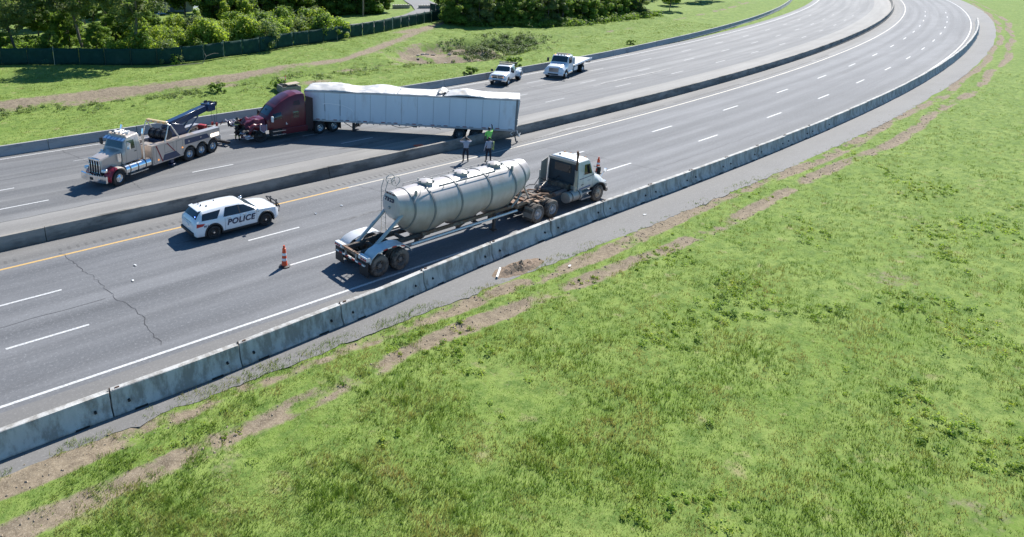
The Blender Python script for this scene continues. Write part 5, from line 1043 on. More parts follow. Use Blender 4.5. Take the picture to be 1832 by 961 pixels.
for sg in (1, -1):
    for nm, a0, a1, mt in (('fender_front', -8, 82, MRED), ('fender', 82, 176, TAN)):
        b = MB(); secs = []
        for i in range(11):
            a = R(a0 + (a1 - a0) * i / 10); secs.append([(r * math.cos(a), sg * yy, .52 + r * math.sin(a)) for r, yy in ((.60, .62), (.60, 1.20), (.66, 1.24), (.72, 1.12), (.76, .62))])
        b.loft(secs); b.build(nm, mt, tw, 40)
    b = MB(); b.box((.78, sg * .82, 1.14), (.26, .34, .22)); hl = b.build('headlamp_pod', CHROME, tw, bevel=.05, seg=2); b = MB()
    for q in (-.08, .08): b.cyl((.90, sg * .82 + q, 1.14), (.925, sg * .82 + q, 1.14), .07, n=10)
    b.build('headlamp', HEADL, hl)
    b = MB(); b.cyl((-.58, sg * .93, .86), (-2.66, sg * .93, .86), .33, n=22); ft = b.build('fuel_tank', CHROME, tw, 40); b = MB()
    for x in (-.95, -1.6, -2.25): b.lathe([(.33, 0), (.345, 0), (.345, .07), (.33, .07)], (x, sg * .93, .86), (1, 0, 0), 22, True)
    b.build('tank_strap', BLACK, ft); b = MB(); b.bb(-2.4, -.9, sg * 1.0, sg * 1.24, .48, .53); b.build('tank_step', POL, ft)
    b = MB(); b.cyl((-.45, sg * .78, 1.45), (-.45, sg * .78, 1.98), .15, n=14); b.build('air_cleaner', CHROME, tw)
    b = MB(); b.tube([(-2.3, sg * 1.02, .9), (-2.3, sg * 1.02, 2.9), (-2.38, sg * 1.02, 3.22)], .085, 12); b.build('exhaust_stack', CHROME, tw)
    b = MB(); b.box((-.86, sg * 1.32, 2.42), (.10, .24, .42)); b.tube([(-.86, sg * 1.0, 2.66), (-.86, sg * 1.34, 2.66)], .018, 6); b.tube([(-.86, sg * 1.0, 2.2), (-.86, sg * 1.34, 2.2)], .018, 6); b.build('door_mirror', CHROME if sg > 0 else BLACK, tw, bevel=.02)
    b = MB(); b.bb(-10.0, .9, sg * .36, sg * .46, .72, .98); b.build('frame_rail', FRAME, tw)
TC = [(-2.12, 1.28, .98, .97, 2.05, .84, 2.84, 2.97), (-2.02, 1.26, 1.0, .99, 2.05, .86, 2.90, 3.02), (-1.1, 1.26, 1.0, .99, 2.05, .86, 2.86, 2.97), (-.98, 1.26, 1.0, .99, 2.05, .86, 2.76, 2.86), (-.72, 1.22, .98, .97, 2.02, .88, 2.10, 2.16), (-.62, 1.22, .90, .88, 1.95, .80, 2.02, 2.08)]
cs = Shell(TC); cs.build('cab', [TAN, BLACK], tw)
for sg in (1, -1):
    panel(cs.patch([(-1.62, 2.10), (-1.0, 2.10), (-1.04, 2.66), (-1.62, 2.66)], sg), 'side_window', GLASS, tw)
    b = MB(); b.grid(cs.patch([(-1.76, 1.3), (-1.748, 1.3), (-1.748, 2.75), (-1.76, 2.75)], sg, .004, 1, 8)); b.grid(cs.patch([(-.86, 1.3), (-.848, 1.3), (-.848, 2.2), (-.86, 2.2)], sg, .004, 1, 6)); b.build('door_seam', BLACK, tw)['kind'] = 'stuff'
    b = MB(); b.box((-1.62, sg * 1.01, 1.90), (.16, .03, .04)); b.build('door_handle', BLACK, tw)
panel(cs.toppatch(-.965, -.735, .80, .84), 'windscreen', WIND, tw)
b = MB(); b.add([(-.98, -.92, 2.84), (-.98, .92, 2.84), (-.74, .95, 2.72), (-.74, -.95, 2.72), (-.98, -.92, 2.81), (-.98, .92, 2.81), (-.74, .95, 2.69), (-.74, -.95, 2.69)], [(0, 1, 2, 3), (4, 5, 6, 7), (0, 1, 5, 4), (1, 2, 6, 5), (2, 3, 7, 6), (3, 0, 4, 7)]); b.build('sun_visor', mat('blue_visor', (.10, .22, .42), .2, coat=.5), tw)
for k, (x, y) in enumerate(((-1.08, -.66), (-1.08, -.33), (-1.08, 0), (-1.08, .33), (-1.08, .66))): b = MB(); b.cyl((x - .12, y, 3.02), (x + .05, y, 3.0), .055, .07, 10); b.build('roof_marker_lamp', mat('marker_lens', (.62, .50, .38), .25), tw)
for x, y in ((-1.45, -.55), (-1.4, 0), (-1.5, .5), (-1.75, -.3), (-1.75, .3)): b = MB(); b.cyl((x, y, 2.97), (x, y, 3.12), .11, .09, 12); b.build('roof_beacon', mat('beacon_white', (.72, .70, .66), .25), tw)
for y in (-.25, .25): b = MB(); b.cyl((-1.9, y, 3.06), (-1.15, y, 3.08), .03, .07, 10); b.build('air_horn', CHROME, tw)
# service body with wheel openings
side = [(-2.82, .60), (-2.82, 1.93), (-4.80, 1.86), (-4.98, 1.90), (-9.42, 1.78), (-9.42, .98)]
arc = []
for xc in (-8.68, -7.47, -6.26):
    for i in range(15):
        a = math.pi - math.pi * i / 14; x, z = xc + .64 * math.cos(a), .52 + .64 * math.sin(a)
        if z > .78: arc.append((x, z))
side += [(-9.25, .98)] + arc + [(-5.66, .80), (-5.62, .60)]
for sg in (1, -1):
    b = MB(); b.prism(side, 'xz', sg * .70, sg * 1.25); bd = b.build('service_body', TAN, tw, 25)
    y = sg * 1.256
    def decal(nm, pts, m, th=.006):
        q = MB(); q.prism(pts, 'xz', y, y + sg * th); return q.build(nm, m, bd, 0)
    decal('red_stripe', [(-3.12, 1.86), (-3.22, 1.86), (-3.72, .66), (-3.62, .66)], MRED); decal('red_stripe', [(-4.10, 1.82), (-4.20, 1.82), (-4.86, 1.12), (-4.76, 1.12)], MRED)
    decal('blue_panel', [(-3.66, .70), (-4.02, .66), (-5.35, .66), (-4.92, 1.10), (-3.84, 1.10)], NBLUE); decal('blue_panel', [(-5.80, 1.30), (-8.35, 1.26), (-8.05, 1.62), (-5.80, 1.70)], NBLUE)
    for x0, x1, z0, z1 in ((-3.9, -4.7, 1.2, 1.75), (-5.0, -5.6, .7, 1.75), (-2.9, -3.15, .7, 1.8)):
        q = MB()
        for a, c, d, e in ((x0, x1, z0, z0 + .012), (x0, x1, z1, z1 + .012), (x0, x0 - .012, z0, z1), (x1, x1 + .012, z0, z1)): q.bb(a, c, y, y + sg * .004, d, e)
        q.build('locker_seam', BLACK, bd)['kind'] = 'stuff'
    for x, z in ((-3.3, .86), (-5.55, 1.18)): q = MB(); q.cyl((x, y, z), (x, y + sg * .03, z), .055, n=10); q.build('amber_marker', AMBER, bd)
    for x, z in ((-6.2, 1.48), (-7.4, 1.50)): q = MB(); q.box((x, y + sg * .012, z), (.07, .02, .09)); q.build('latch', CHROME, bd)
    decal('glare_panel', [(-8.45, 1.24), (-9.30, 1.24), (-9.30, 1.44), (-8.45, 1.46)], GLAREW, .03)  # emissive panel standing in for the bright glare on the side box
    b = MB(); b.bb(-4.45, -4.75, sg * .95, sg * 1.2, .30, .95); b.box((-4.6, sg * 1.1, .20), (.40, .42, .10)); b.build('outrigger_leg', NBLUE, tw, bevel=.02)
b = MB(); b.bb(-9.4, -2.85, -.69, .69, 1.42, 1.52); b.build('deck', POL, tw)
b = MB(); b.bb(-2.84, -2.80, -1.2, 1.2, .70, 1.85); b.build('body_front_panel', TAN, tw)
for x in (-6.26, -7.47, -8.68): axle_dual(tw, x, .52, .29, TYRE, ALLOY, 1.08)
axle_steer(tw, 0, .52, .29, TYRE, ALLOY, 1.04, .32, R(6))
# light arch, winches, turret, boom
b = MB(); b.tube([(-5.45, 1.12, 1.90), (-4.72, 1.14, 2.92), (-4.55, 1.05, 3.02), (-4.55, -1.05, 3.02), (-4.72, -1.14, 2.92), (-5.45, -1.12, 1.90)], .05, 8); b.tube([(-4.1, 1.12, 1.90), (-4.55, 1.10, 2.98)], .04, 8); b.tube([(-4.1, -1.12, 1.90), (-4.55, -1.10, 2.98)], .04, 8); ar = b.build('light_arch', mat('arch_tube', (.62, .60, .56), .3, metal=.5), tw)
b = MB(); b.bb(-4.72, -4.42, -.95, .95, 3.05, 3.18); b.build('light_bar', mat('amber_lightbar', (.66, .50, .28), .25), ar, bevel=.04)
for y in (-.7, -.2, .3, .8): b = MB(); b.bb(-4.44, -4.39, y - .1, y + .1, 3.07, 3.15); b.build('light_bar_lamp', mat('lens_orange', (.60, .30, .08), .3), ar)
for y in (-.55, .0, .55):
    b = MB(); b.cyl((-4.75, y - .2, 2.15), (-4.75, y + .2, 2.15), .30, n=18); b.cyl((-4.75, y - .24, 2.15), (-4.75, y - .2, 2.15), .38, n=18); b.cyl((-4.75, y + .2, 2.15), (-4.75, y + .24, 2.15), .38, n=18); b.build('winch_drum', mat('winch_dark', (.03, .035, .045), .5, metal=.4), tw)
b = MB(); b.bb(-5.2, -4.3, -.85, .85, 1.52, 1.85); b.build('winch_base', NBLUE, tw, bevel=.02)
b = MB(); b.bb(-3.85, -3.2, -.45, .35, 1.53, 1.78); b.build('deck_box', TAN, tw, bevel=.03)
b = MB(); b.loft([[(x, -.42, z0), (x, .42, z0), (x, .42, z1), (x, -.42, z1)] for x, z0, z1 in ((-5.3, 1.52, 2.55), (-5.6, 1.52, 2.80), (-6.6, 1.52, 2.5), (-7.0, 1.52, 1.8))]); b.build('boom_turret', NBLUE, tw, bevel=.02)
def beam(nm, p0, p1, w, h0, h1, m, par):
    p0, p1 = Vector(p0), Vector(p1); d = (p1 - p0).normalized(); n = Vector((-d.z, 0, d.x)); n = n if n.z > 0 else -n
    b = MB(); b.loft([[p + Vector((0, sg * w / 2, 0)) + n * q for sg, q in ((-1, -h / 2), (1, -h / 2), (1, h / 2), (-1, h / 2))] for p, h in ((p0, h0), (p1, h1))]); return b.build(nm, m, par, 30, bevel=.02)
bo = beam('boom', (-5.35, 0, 2.58), (-9.15, 0, 3.12), .52, .56, .44, NBLUE, tw); beam('boom_extension', (-8.9, 0, 3.09), (-9.75, 0, 3.21), .40, .34, .32, mat('boom_ext_blue', (.03, .06, .13), .4), tw)
b = MB(); b.bb(-10.05, -9.3, -.42, .42, 2.86, 3.42); b.build('boom_head', NBLUE, tw, bevel=.04)
for y in (-.28, .28):
    for x, z in ((-9.75, 3.42), (-10.15, 3.32)): b = MB(); b.cyl((x, y - .06, z), (x, y + .06, z), .17, n=16); b.build('sheave', mat('sheave_dark', (.05, .055, .065), .4, metal=.5), tw)
    b = MB(); b.tube([(-10.3, y, 3.28), (-10.28, y * .8, 1.75)], .012, 5); b.tube([(-4.75, y, 2.45), (-9.7, y, 3.58)], .012, 5); b.build('winch_cable', FRAME, tw)
    b = MB(); b.tube([(-6.75, y * 1.2, 1.62), (-7.5, y * 1.2, 2.18)], .085, 10); b.tube([(-7.5, y * 1.2, 2.18), (-8.25, y * 1.1, 2.76)], .055, 10); b.build('lift_cylinder', NBLUE, tw)
    b = MB(); b.box((-10.28, y * .8, 1.68), (.16, .10, .24)); b.build('hook_block', mat('hook_red', (.40, .04, .03), .5), tw)
b = MB(); b.tube([(-7.2 + .5 * math.cos(a) * (1 - a * .01), -.1 + .3 * math.sin(a), 1.58 + .012 * a) for a in [i * .45 for i in range(40)]], .035, 6); b.build('yellow_strap', mat('yellow_strap', (.55, .40, .05), .6), tw)
b = MB(); b.bb(-9.35, -9.0, -.55, .1, 1.53, 1.85); b.build('red_tool_case', mat('tool_red', (.42, .03, .025), .4), tw, bevel=.02)
for x, y, l in ((-8.5, .3, 1.1), (-8.4, .45, .8), (-8.3, -.5, 1.2)): b = MB(); b.box((x, y, 1.58), (l, .08, .1), 0, 0, R(8)); b.build('tow_fork', FRAME, tw)
# underlift at the tail
b = MB(); b.bb(-9.62, -9.42, -1.15, 1.15, .75, 1.15); b.build('tail_board', POL, tw, bevel=.02)
for y in (-.75, .75):
    for z in (.88, 1.02): b = MB(); b.bb(-9.65, -9.61, y - .12, y + .12, z - .045, z + .045); b.build('tail_lamp', RED, tw)
beam('underlift_arm', (-9.4, 0, .62), (-10.5, 0, .34), .34, .3, .24, FRAME, tw); b = MB(); b.bb(-10.75, -10.5, -1.1, 1.1, .18, .38); b.build('underlift_crossbar', FRAME, tw, bevel=.02)
for y in (-.35, .35): b = MB(); b.bb(-9.98, -9.90, y - .04, y + .04, .45, 1.5); b.build('fork_post', GALVD, tw)
b = MB(); b.bb(-10.02, -9.86, -.6, .6, 1.48, 1.56); b.build('fork_rack', FRAME, tw)

# ------------------------------------------------------------------ maroon sleeper tractor, front wrecked
MAR = mat('maroon_paint', (.115, .011, .018), .34, var=.1, coat=.25)
mt_ = empty('sleeper_tractor', (29.6, 46.0, 0), R(175.3), 'maroon sleeper tractor with crushed nose and open torn hood', 'tractor unit')
MC = [(1.92, .95, 1.18, 1.17, 2.0, 1.0, 3.22, 3.46), (2.0, .93, 1.21, 1.2, 2.0, 1.02, 3.26, 3.52), (2.6, .93, 1.22, 1.21, 2.0, 1.02, 3.24, 3.56), (3.2, .93, 1.22, 1.21, 2.0, 1.0, 3.08, 3.42), (3.9, .93, 1.22, 1.2, 2.0, .97, 2.78, 3.08), (4.55, .93, 1.2, 1.17, 1.92, .94, 2.40, 2.60), (5.12, .9, 1.17, 1.13, 1.72, .92, 1.80, 1.93), (5.25, .88, 1.1, 1.05, 1.62, .88, 1.70, 1.80)]
ms = Shell(MC); ms.build('cab', [MAR, BLACK], mt_)
for sg in (1, -1):
    panel(ms.patch([(4.02, 1.72), (4.88, 1.66), (4.70, 2.12), (4.05, 2.22)], sg), 'side_window', GLASS, mt_)
    panel(ms.patch([(2.55, 1.65), (3.05, 1.65), (3.05, 2.15), (2.55, 2.15)], sg, .008), 'sleeper_window', GLASS, mt_)
    panel(ms.patch([(2.35, 2.62), (3.0, 2.62), (2.9, 2.95), (2.45, 2.98)], sg, .008), 'sleeper_vent', mat('maroon_dark', (.04, .006, .012), .4), mt_)
    b = MB()
    for x in (3.92, 5.0, 3.3): b.grid(ms.patch([(x, 1.0), (x + .014, 1.0), (x + .014, 2.3 if x < 4 else 1.7), (x, 2.3 if x < 4 else 1.7)], sg, .004, 1, 8))
    b.build('door_seam', BLACK, mt_)['kind'] = 'stuff'
    b = MB(); b.add([(1.92, sg * 1.18, .55), (1.30, sg * 1.24, .55), (1.30, sg * 1.22, 3.05), (1.92, sg * 1.12, 3.28), (1.92, sg * 1.14, .55), (1.30, sg * 1.20, .55), (1.30, sg * 1.18, 3.05), (1.92, sg * 1.08, 3.28)], [(0, 1, 2, 3), (4, 5, 6, 7), (0, 1, 5, 4), (1, 2, 6, 5), (2, 3, 7, 6), (3, 0, 4, 7)]); b.build('side_extender', mat('extender_dark', (.03, .012, .015), .5), mt_)
    b = MB(); b.bb(1.75, 4.0, sg * .85, sg * 1.20, .42, .93); b.build('tank_fairing', MAR, mt_, bevel=.05, seg=2)
    for z in (.42, .72): b = MB(); b.bb(3.72, 4.85, sg * .92, sg * 1.24, z, z + .06); b.build('cab_step', POL, mt_)
    b = MB(); b.bb(4.0, 5.0, sg * .8, sg * 1.1, .4, .93); b.build('step_box', BLACK, mt_, bevel=.03)
    b = MB(); b.box((4.92, sg * 1.38, 1.78), (.16, .20, .44)); b.box((4.92, sg * 1.26, 1.62), (.05, .2, .05)); b.build('door_mirror', WHT if sg > 0 else BLACK, mt_, bevel=.03)
    b = MB(); b.bb(-1.5, 5.8, sg * .36, sg * .46, .74, 1.0); b.build('frame_rail', FRAME, mt_)
    b = MB(); b.bb(-1.28, -1.25, sg * .70, sg * 1.22, .2, .85); b.build('mud_flap', BLACK, mt_)
panel(ms.toppatch(4.60, 5.08, .86, .88), 'windscreen', WIND, mt_)
b = MB(); b.bb(4.83, 4.87, -.03, .03, 2.2, 2.42); b.build('mirror_bracket', BLACK, mt_)
b = MB(); b.grid(ms.toppatch(3.15, 4.3, .68, .72, .012, 8, 10)); b.build('roof_fairing_inset', mat('maroon_inset', (.075, .012, .022), .35, coat=.5), mt_, 60)
M = flat_side(1)
for x, z, w, h in ((3.62, 1.22, .16, .05), (3.66, 1.30, .05, .16)): panel(ms.patch([(x - w / 2, z - h / 2), (x + w / 2, z - h / 2), (x + w / 2, z + h / 2), (x - w / 2, z + h / 2)], 1, .006, 2, 2), 'door_decal', WHT, mt_)
# crushed hood: real crumpled sheet
def crumple(P, amp, sc, seed):
    return [[(x + amp * mnoise.noise((x * sc, y * sc, seed)), y + amp * mnoise.noise((x * sc, y * sc, seed + 9)), z + amp * 1.3 * mnoise.noise((x * sc * 1.3, y * sc * 1.3, seed + 5))) for x, y, z in r] for r in P]
P = []
for i in range(15):
    x = 5.25 + 1.75 * i / 14; row = []
    for j in range(25):
        y = -1.0 + 2.0 * j / 24; k = abs(y); w = .98 - .12 * i / 14
        z = 1.80 - .10 * i / 14 - .06 * (k / w) ** 2 - (.35 * smooth01((k - .62) / .35)) - .30 * smooth01((i - 11) / 3.0) + .12 * math.sin(i * .9 + y * 2) * (i / 14)
        row.append((x, y * w + .05, z))
    P.append(row)
b = MB(); b.grid([[(x, y, z) if i < 5 else q for (x, y, z), q in zip(r, c)] for i, (r, c) in enumerate(zip(P, crumple(P, .10, 2.0, 3)))]); o = b.build('crushed_hood', MAR, mt_, 28); q = o.modifiers.new('t', 'SOLIDIFY'); q.thickness = .012
PALE = mat('torn_fibreglass_edge', (.62, .58, .60), .6)
for sg, dx in ((1, 0), (-1, .1)):
    P = [[(5.55 + dx + 1.3 * i / 12, sg * (1.02 + .18 * math.sin(math.pi * j / 8)), 1.50 - .82 * j / 8 + .3 * math.sin(math.pi * i / 12) * (j / 8)) for j in range(9)] for i in range(13)]
    b = MB(); b.grid(crumple(P, .16, 2.0, 20 + sg)); o = b.build('torn_fender', MAR, mt_, 28); q = o.modifiers.new('t', 'SOLIDIFY'); q.thickness = .012
    b = MB(); b.tube([(p[-1][0], p[-1][1] + sg * .01, p[-1][2]) for p in crumple(P, .16, 2.0, 20 + sg)][1:9], .022, 6); b.build('fender_edge', PALE, mt_)
P = [[(5.35 + .55 * i / 6, 1.22 + .05 * math.sin(i), 1.42 - .62 * j / 6 * (1 - .35 * abs(i - 3) / 3)) for j in range(7)] for i in range(7)]
b = MB(); b.grid(crumple(P, .07, 2, 44)); o = b.build('hanging_panel', mat('mauve_panel', (.24, .15, .20), .4), mt_, 30); q = o.modifiers.new('t', 'SOLIDIFY'); q.thickness = .015
ed = [P[0][k] for k in range(7)] + [P[i][6] for i in range(7)] + [P[6][k] for k in range(6, -1, -1)]
b = MB(); b.tube([(x, y + .03, z) for x, y, z in ed], .022, 6); b.build('panel_edge', PALE, mt_)
b = MB(); b.bb(5.2, 6.6, -.45, .45, .75, 1.42); b.cyl((5.5, -.3, 1.3), (6.5, -.3, 1.35), .16); b.cyl((5.6, .3, 1.25), (6.4, .3, 1.3), .14); b.build('exposed_engine', FRAME, mt_, bevel=.04)
b = MB(); b.box((6.72, .05, 1.05), (.14, 1.2, .85), 0, R(-14), R(6)); b.build('radiator', mat('radiator_black', (.018, .018, .02), .5), mt_)
g = random.Random(21); BITS = [MAR, BLACK, PALE, FRAME, CHROME]
for k in range(22):
    b = MB(); x, y, z = 6.5 + g.uniform(-.4, .75), g.uniform(-1.25, 1.25), g.uniform(.35, 1.25); w = g.uniform(.15, .6)
    P = [[(x + w * (i - 2) * .5 * g.uniform(.8, 1.2), y + w * (j - 2) * .35, z + g.uniform(-.12, .12)) for j in range(5)] for i in range(5)]; b.grid(P); o = b.build('broken_piece', BITS[k % 5], mt_, 25); q = o.modifiers.new('t', 'SOLIDIFY'); q.thickness = .015; 
for k in range(7):
    b = MB(); x, y = 7.0 + g.uniform(0, 1.2), -.7 - g.uniform(0, 1.0); z = 1.0 + g.uniform(0, .5); b.tube([(6.7, -.6, 1.1), ((x + 6.7) / 2, y * .8, z + g.uniform(0, .2)), (x, y, z)], .03, 6); b.box((x, y, z), (.35, .22, .05), g.uniform(0, 2), g.uniform(0, 2), g.uniform(0, 2)); b.build('bent_bracket', BITS[(k * 2) % 5], mt_)
b = MB(); b.tube([(7.0 + .12 * math.sin(i), -1.1 + i * .2, .48 + .06 * math.sin(i * 1.7)) for i in range(11)], .09, 8); b.build('crushed_bumper', mat('bumper_maroon', (.09, .02, .03), .4), mt_)
b = MB(); b.tube([(6.75 + .22 * math.cos(a), .78, .72 + .22 * math.sin(a)) for a in [math.pi * 1.4 * i / 12 for i in range(13)]], .03, 6); b.build('headlamp_ring', PALE, mt_)
axle_steer(mt_, 5.85, .5, .29, TYRE, BLACKRIM, 1.0, .28, R(-8))
for x in (-.64, .64): axle_dual(mt_, x, .5, .29, TYRE, ALLOY, 1.05)
b = MB(); b.bb(-.55, .55, -.45, .45, 1.0, 1.06); b.build('fifth_wheel', FRAME, mt_, bevel=.02); b = MB(); b.bb(1.2, 1.85, -.8, .8, .7, 1.05); b.build('deck_plate', FRAME, mt_)

# ------------------------------------------------------------------ white box trailer, roof torn, tail over the median
TRW = mat('trailer_white', (.60, .66, .71), .38, var=.05, scale=.8, col2=(.50, .52, .54), amt=.2, scale2=1.0, stretch=(1, 1, .3))
TRR = mat('trailer_roof', (.54, .52, .49), .5, var=.08, scale=1.5, col2=(.50, .44, .36), amt=.25, scale2=.9)
RAIL = mat('trailer_rail', (.38, .41, .44), .4, metal=.4, var=.1)
bt = empty('box_trailer', (40.03, 34.4, 0), R(131.3), 'long white box trailer with torn roof, jackknifed across the median wall', 'box trailer')
ZB, ZT, LEN = 1.02, 3.46, 16.1
def shear(x, z): return x + (.5 * (z - ZB) / (ZT - ZB)) * smooth01((x - 14.5) / 1.6) - .2 * (z - ZB) / (ZT - ZB) * smooth01((.8 - x) / .8)
NP = 13
for sg in (1, -1):
    for k in range(NP):
        x0, x1 = LEN * k / NP + .012, LEN * (k + 1) / NP - .012; b = MB(); P = []
        for y in (sg * 1.27, sg * 1.30):
            P.append([[(shear(x, z), y + sg * .012 * mnoise.noise((x * .9, z, 3)) + (-sg * .05 * math.exp(-((x - 14.0) / 1.2) ** 2 - ((z - 2.2) / .5) ** 2) if sg > 0 else 0), z) for z in [ZB + .12 + (ZT - ZB - .20) * j / 6 for j in range(7)]] for x in [x0 + (x1 - x0) * i / 4 for i in range(5)]])
        for G in P: b.grid(G)
        b.build('side_panel', TRW, bt, 40)
    b = MB(); b.loft([[(shear(x, ZB), sg * 1.28, ZB), (shear(x, ZB), sg * 1.325, ZB), (shear(x, ZB + .13), sg * 1.325, ZB + .13), (shear(x, ZB + .13), sg * 1.28, ZB + .13)] for x in [LEN * i / 40 for i in range(41)]]); b.build('bottom_rail', RAIL, bt, 30)
    b = MB(); b.loft([[(shear(x, z), sg * yy, z + .02 * mnoise.noise((x * .7, 1, sg))) for yy, z in ((1.26, ZT - .09), (1.32, ZT - .09), (1.32, ZT), (1.26, ZT))] for x in [LEN * i / 60 for i in range(61)]]); b.build('top_rail', RAIL, bt, 30)
    b = MB()
    for k in range(NP + 1):
        x = LEN * k / NP; b.loft([[(shear(x - .035, z), sg * 1.255, z), (shear(x + .035, z), sg * 1.255, z), (shear(x + .035, z), sg * 1.285, z), (shear(x - .035, z), sg * 1.285, z)] for z in (ZB + .1, ZT - .08)])
    b.build('side_posts', mat('post_grey', (.27, .30, .33), .5), bt, 30)['kind'] = 'stuff'
    x = .25; k = 0
    while x < LEN - .4:
        b = MB(); b.box((x + .12, sg * 1.333, ZB + .17), (.30, .012, .06)); b.build('reflector_strip', mat('faded_red_tape', (.28, .07, .09), .5) if k % 2 else mat('grey_tape', (.28, .30, .33), .5), bt); x += (.5 if k % 3 else .95); k += 1
for pts in ([(15.0, 2.45), (14.6, 2.52), (14.2, 2.48), (13.6, 2.42)], [(13.5, 2.42), (13.1, 2.30), (12.7, 2.12), (12.55, 1.9)]):
    b = MB(); b.grid([[(shear(x, z), 1.306, z - .03), (shear(x, z), 1.306, z + .03)] for x, z in pts]); b.build('scuff_mark', mat('bare_scuff', (.78, .80, .82), .4), bt, 0)
b = MB()
for k in range(NP + 1):
    for j in range(16): b.box((shear(min(LEN - .05, LEN * k / NP + .06), ZB + .2 + j * .14), 1.303, ZB + .2 + j * .14), (.02, .012, .02))
b.build('rivets', RAIL, bt, 0)['kind'] = 'stuff'
b = MB(); b.bb(.05, LEN - .05, -1.26, 1.26, ZB + .02, ZB + .14); b.build('floor', FRAME, bt)
b = MB(); b.add([(shear(LEN, ZB), -1.3, ZB), (shear(LEN, ZB), 1.3, ZB), (shear(LEN, ZT), 1.3, ZT), (shear(LEN, ZT), -1.3, ZT), (shear(LEN, ZB) - .05, -1.3, ZB), (shear(LEN, ZB) - .05, 1.3, ZB), (shear(LEN, ZT) - .05, 1.3, ZT), (shear(LEN, ZT) - .05, -1.3, ZT)], [(0, 1, 2, 3), (4, 5, 6, 7), (0, 1, 5, 4), (1, 2, 6, 5), (2, 3, 7, 6), (3, 0, 4, 7)]); b.build('front_wall', TRW, bt, 0)
def roof(x, v):                       # v -1 right .. 1 left
    z = ZT + .02
    z += .24 * math.exp(-((x - 13.6) / 2.0) ** 2) * (1 - v * v * .9) + .42 * math.exp(-((x - 14.8) / 1.5) ** 2) * (1 - v) * .30
    z += .26 * math.exp(-((x - 10.6) / 1.3) ** 2) * (1 - v) * .5 - .30 * math.exp(-((x - 12.3) / .7) ** 2) * (1 - v * v)
    z += .34 * math.exp(-((x - 3.9) / 1.2) ** 2) * (1 - .75 * v * v) * (1 if x < 5.4 else .3) - .25 * math.exp(-((x - 5.9) / .6) ** 2) * (1 - v * v)
    z += (.16 * abs(mnoise.noise((x * 1.1 + v * .8, v * 1.2 - x * .4, 0))) + .07 * abs(mnoise.noise((x * 3.2 - v * 2, v * 3, 5)))) * (1 - v * v) ** .6
    return z
for x0, x1 in ((.0, 5.35), (5.6, 9.1), (9.1, 16.1)):
    n = int((x1 - x0) * 9); b = MB(); b.grid([[(shear(x, ZT) + (.22 * mnoise.noise((v * 3, x1, 2)) if (i == n and x1 < 6) else 0), v * 1.28, roof(x, v)) for v in [-1 + 2 * j / 14 for j in range(15)]] for i, x in [(i, x0 + (x1 - x0) * i / n) for i in range(n + 1)]])
    o = b.build('roof_sheet', TRR, bt, 50); q = o.modifiers.new('t', 'SOLIDIFY'); q.thickness = .01
b = MB(); b.grid([[(5.3 + .16 * i + .1 * mnoise.noise((i, j, 1)), .2 - .25 * j, 3.5 + .22 * math.sin(math.pi * i / 5) + .12 * mnoise.noise((i * .9, j * .9, 6))) for j in range(6)] for i in range(6)]); o = b.build('torn_roof_flap', TRR, bt, 30); q = o.modifiers.new('t', 'SOLIDIFY'); q.thickness = .01
# rear frame, doors, lock rods
b = MB(); b.bb(-.10, .06, -1.32, -1.18, ZB, ZT + .02); b.bb(-.10, .06, 1.18, 1.32, ZB, ZT + .02); b.bb(-.10, .06, -1.18, 1.18, ZT - .14, ZT + .02); b.bb(-.10, .06, -1.18, 1.18, ZB - .06, ZB + .12); b.build('rear_frame', mat('rear_frame_grey', (.16, .17, .18), .5, metal=.3), bt)
for sg in (1, -1):
    b = MB(); b.bb(-.08, -.03, sg * .01, sg * 1.17, ZB + .14, ZT - .16); d = b.build('rear_door', TRW, bt)
    for y in (.35, .85): b = MB(); b.tube([(-.12, sg * y, ZB + .1), (-.12, sg * y, ZT - .1)], .018, 6); b.build('lock_rod', GALV, d)
    for z in (1.4, 1.9, 2.4, 2.9): b = MB(); b.box((-.11, sg * 1.2, z), (.06, .16, .08)); b.build('hinge', GALV, d)
    for y in (.9, 1.1): b = MB(); b.cyl((-.115, sg * y, ZB + .02), (-.09, sg * y, ZB + .02), .055, n=10); b.build('tail_lamp', RED, bt)
b = MB(); b.tube([(-.05, .75, ZB), (.02, .85, .60), (-.12, .95, .12)], .05, 6); b.tube([(-.05, .95, .62), (-.30, .4, .45), (-.4, -.3, .5)], .05, 6); b.build('broken_underride_guard', mat('guard_dark', (.09, .095, .10), .5, metal=.4), bt)
b = MB(); b.tube([(-.05, -.75, ZB), (-.02, -.8, .72)], .045, 6); b.build('guard_stub', FRAME, bt)
b = MB(); b.tube([(.1, 1.0, ZB), (.35, 1.05, .80), (.2, 1.2, .7)], .03, 6); b.tube([(-.1, 1.25, ZB + .1), (-.35, 1.3, .6)], .02, 6); b.build('hanging_cable', WHT, bt)
for x in (4.15, 2.95):
    axle_dual(bt, x, .50, .29, TYRE, mat('trailer_rim', (.22, .24, .25), .5, metal=.4), 1.06)
for sg in (1, -1):
    b = MB(); b.bb(1.8, 5.8, sg * .45, sg * .55, .80, 1.0); b.build('slider_rail', FRAME, bt); b = MB(); b.bb(12.5, 12.72, sg * .78, sg * .92, .30, 1.02); b.box((12.6, sg * .85, .25), (.34, .3, .06)); b.build('landing_leg', FRAME, bt)
    b = MB(); b.tube([(12.6, sg * .85, .45), (13.6, sg * .8, 1.0)], .03, 6); b.tube([(12.6, sg * .85, .45), (11.7, sg * .8, 1.0)], .03, 6); b.build('leg_brace', FRAME, bt)
b = MB(); b.bb(12.52, 12.7, -.85, .85, .5, .58); b.build('leg_crossbar', FRAME, bt)
for k in range(12): b = MB(); b.bb(6.2 + k * .52, 6.28 + k * .52, -1.2, 1.2, .93, 1.03); b.build('floor_beam', FRAME, bt)
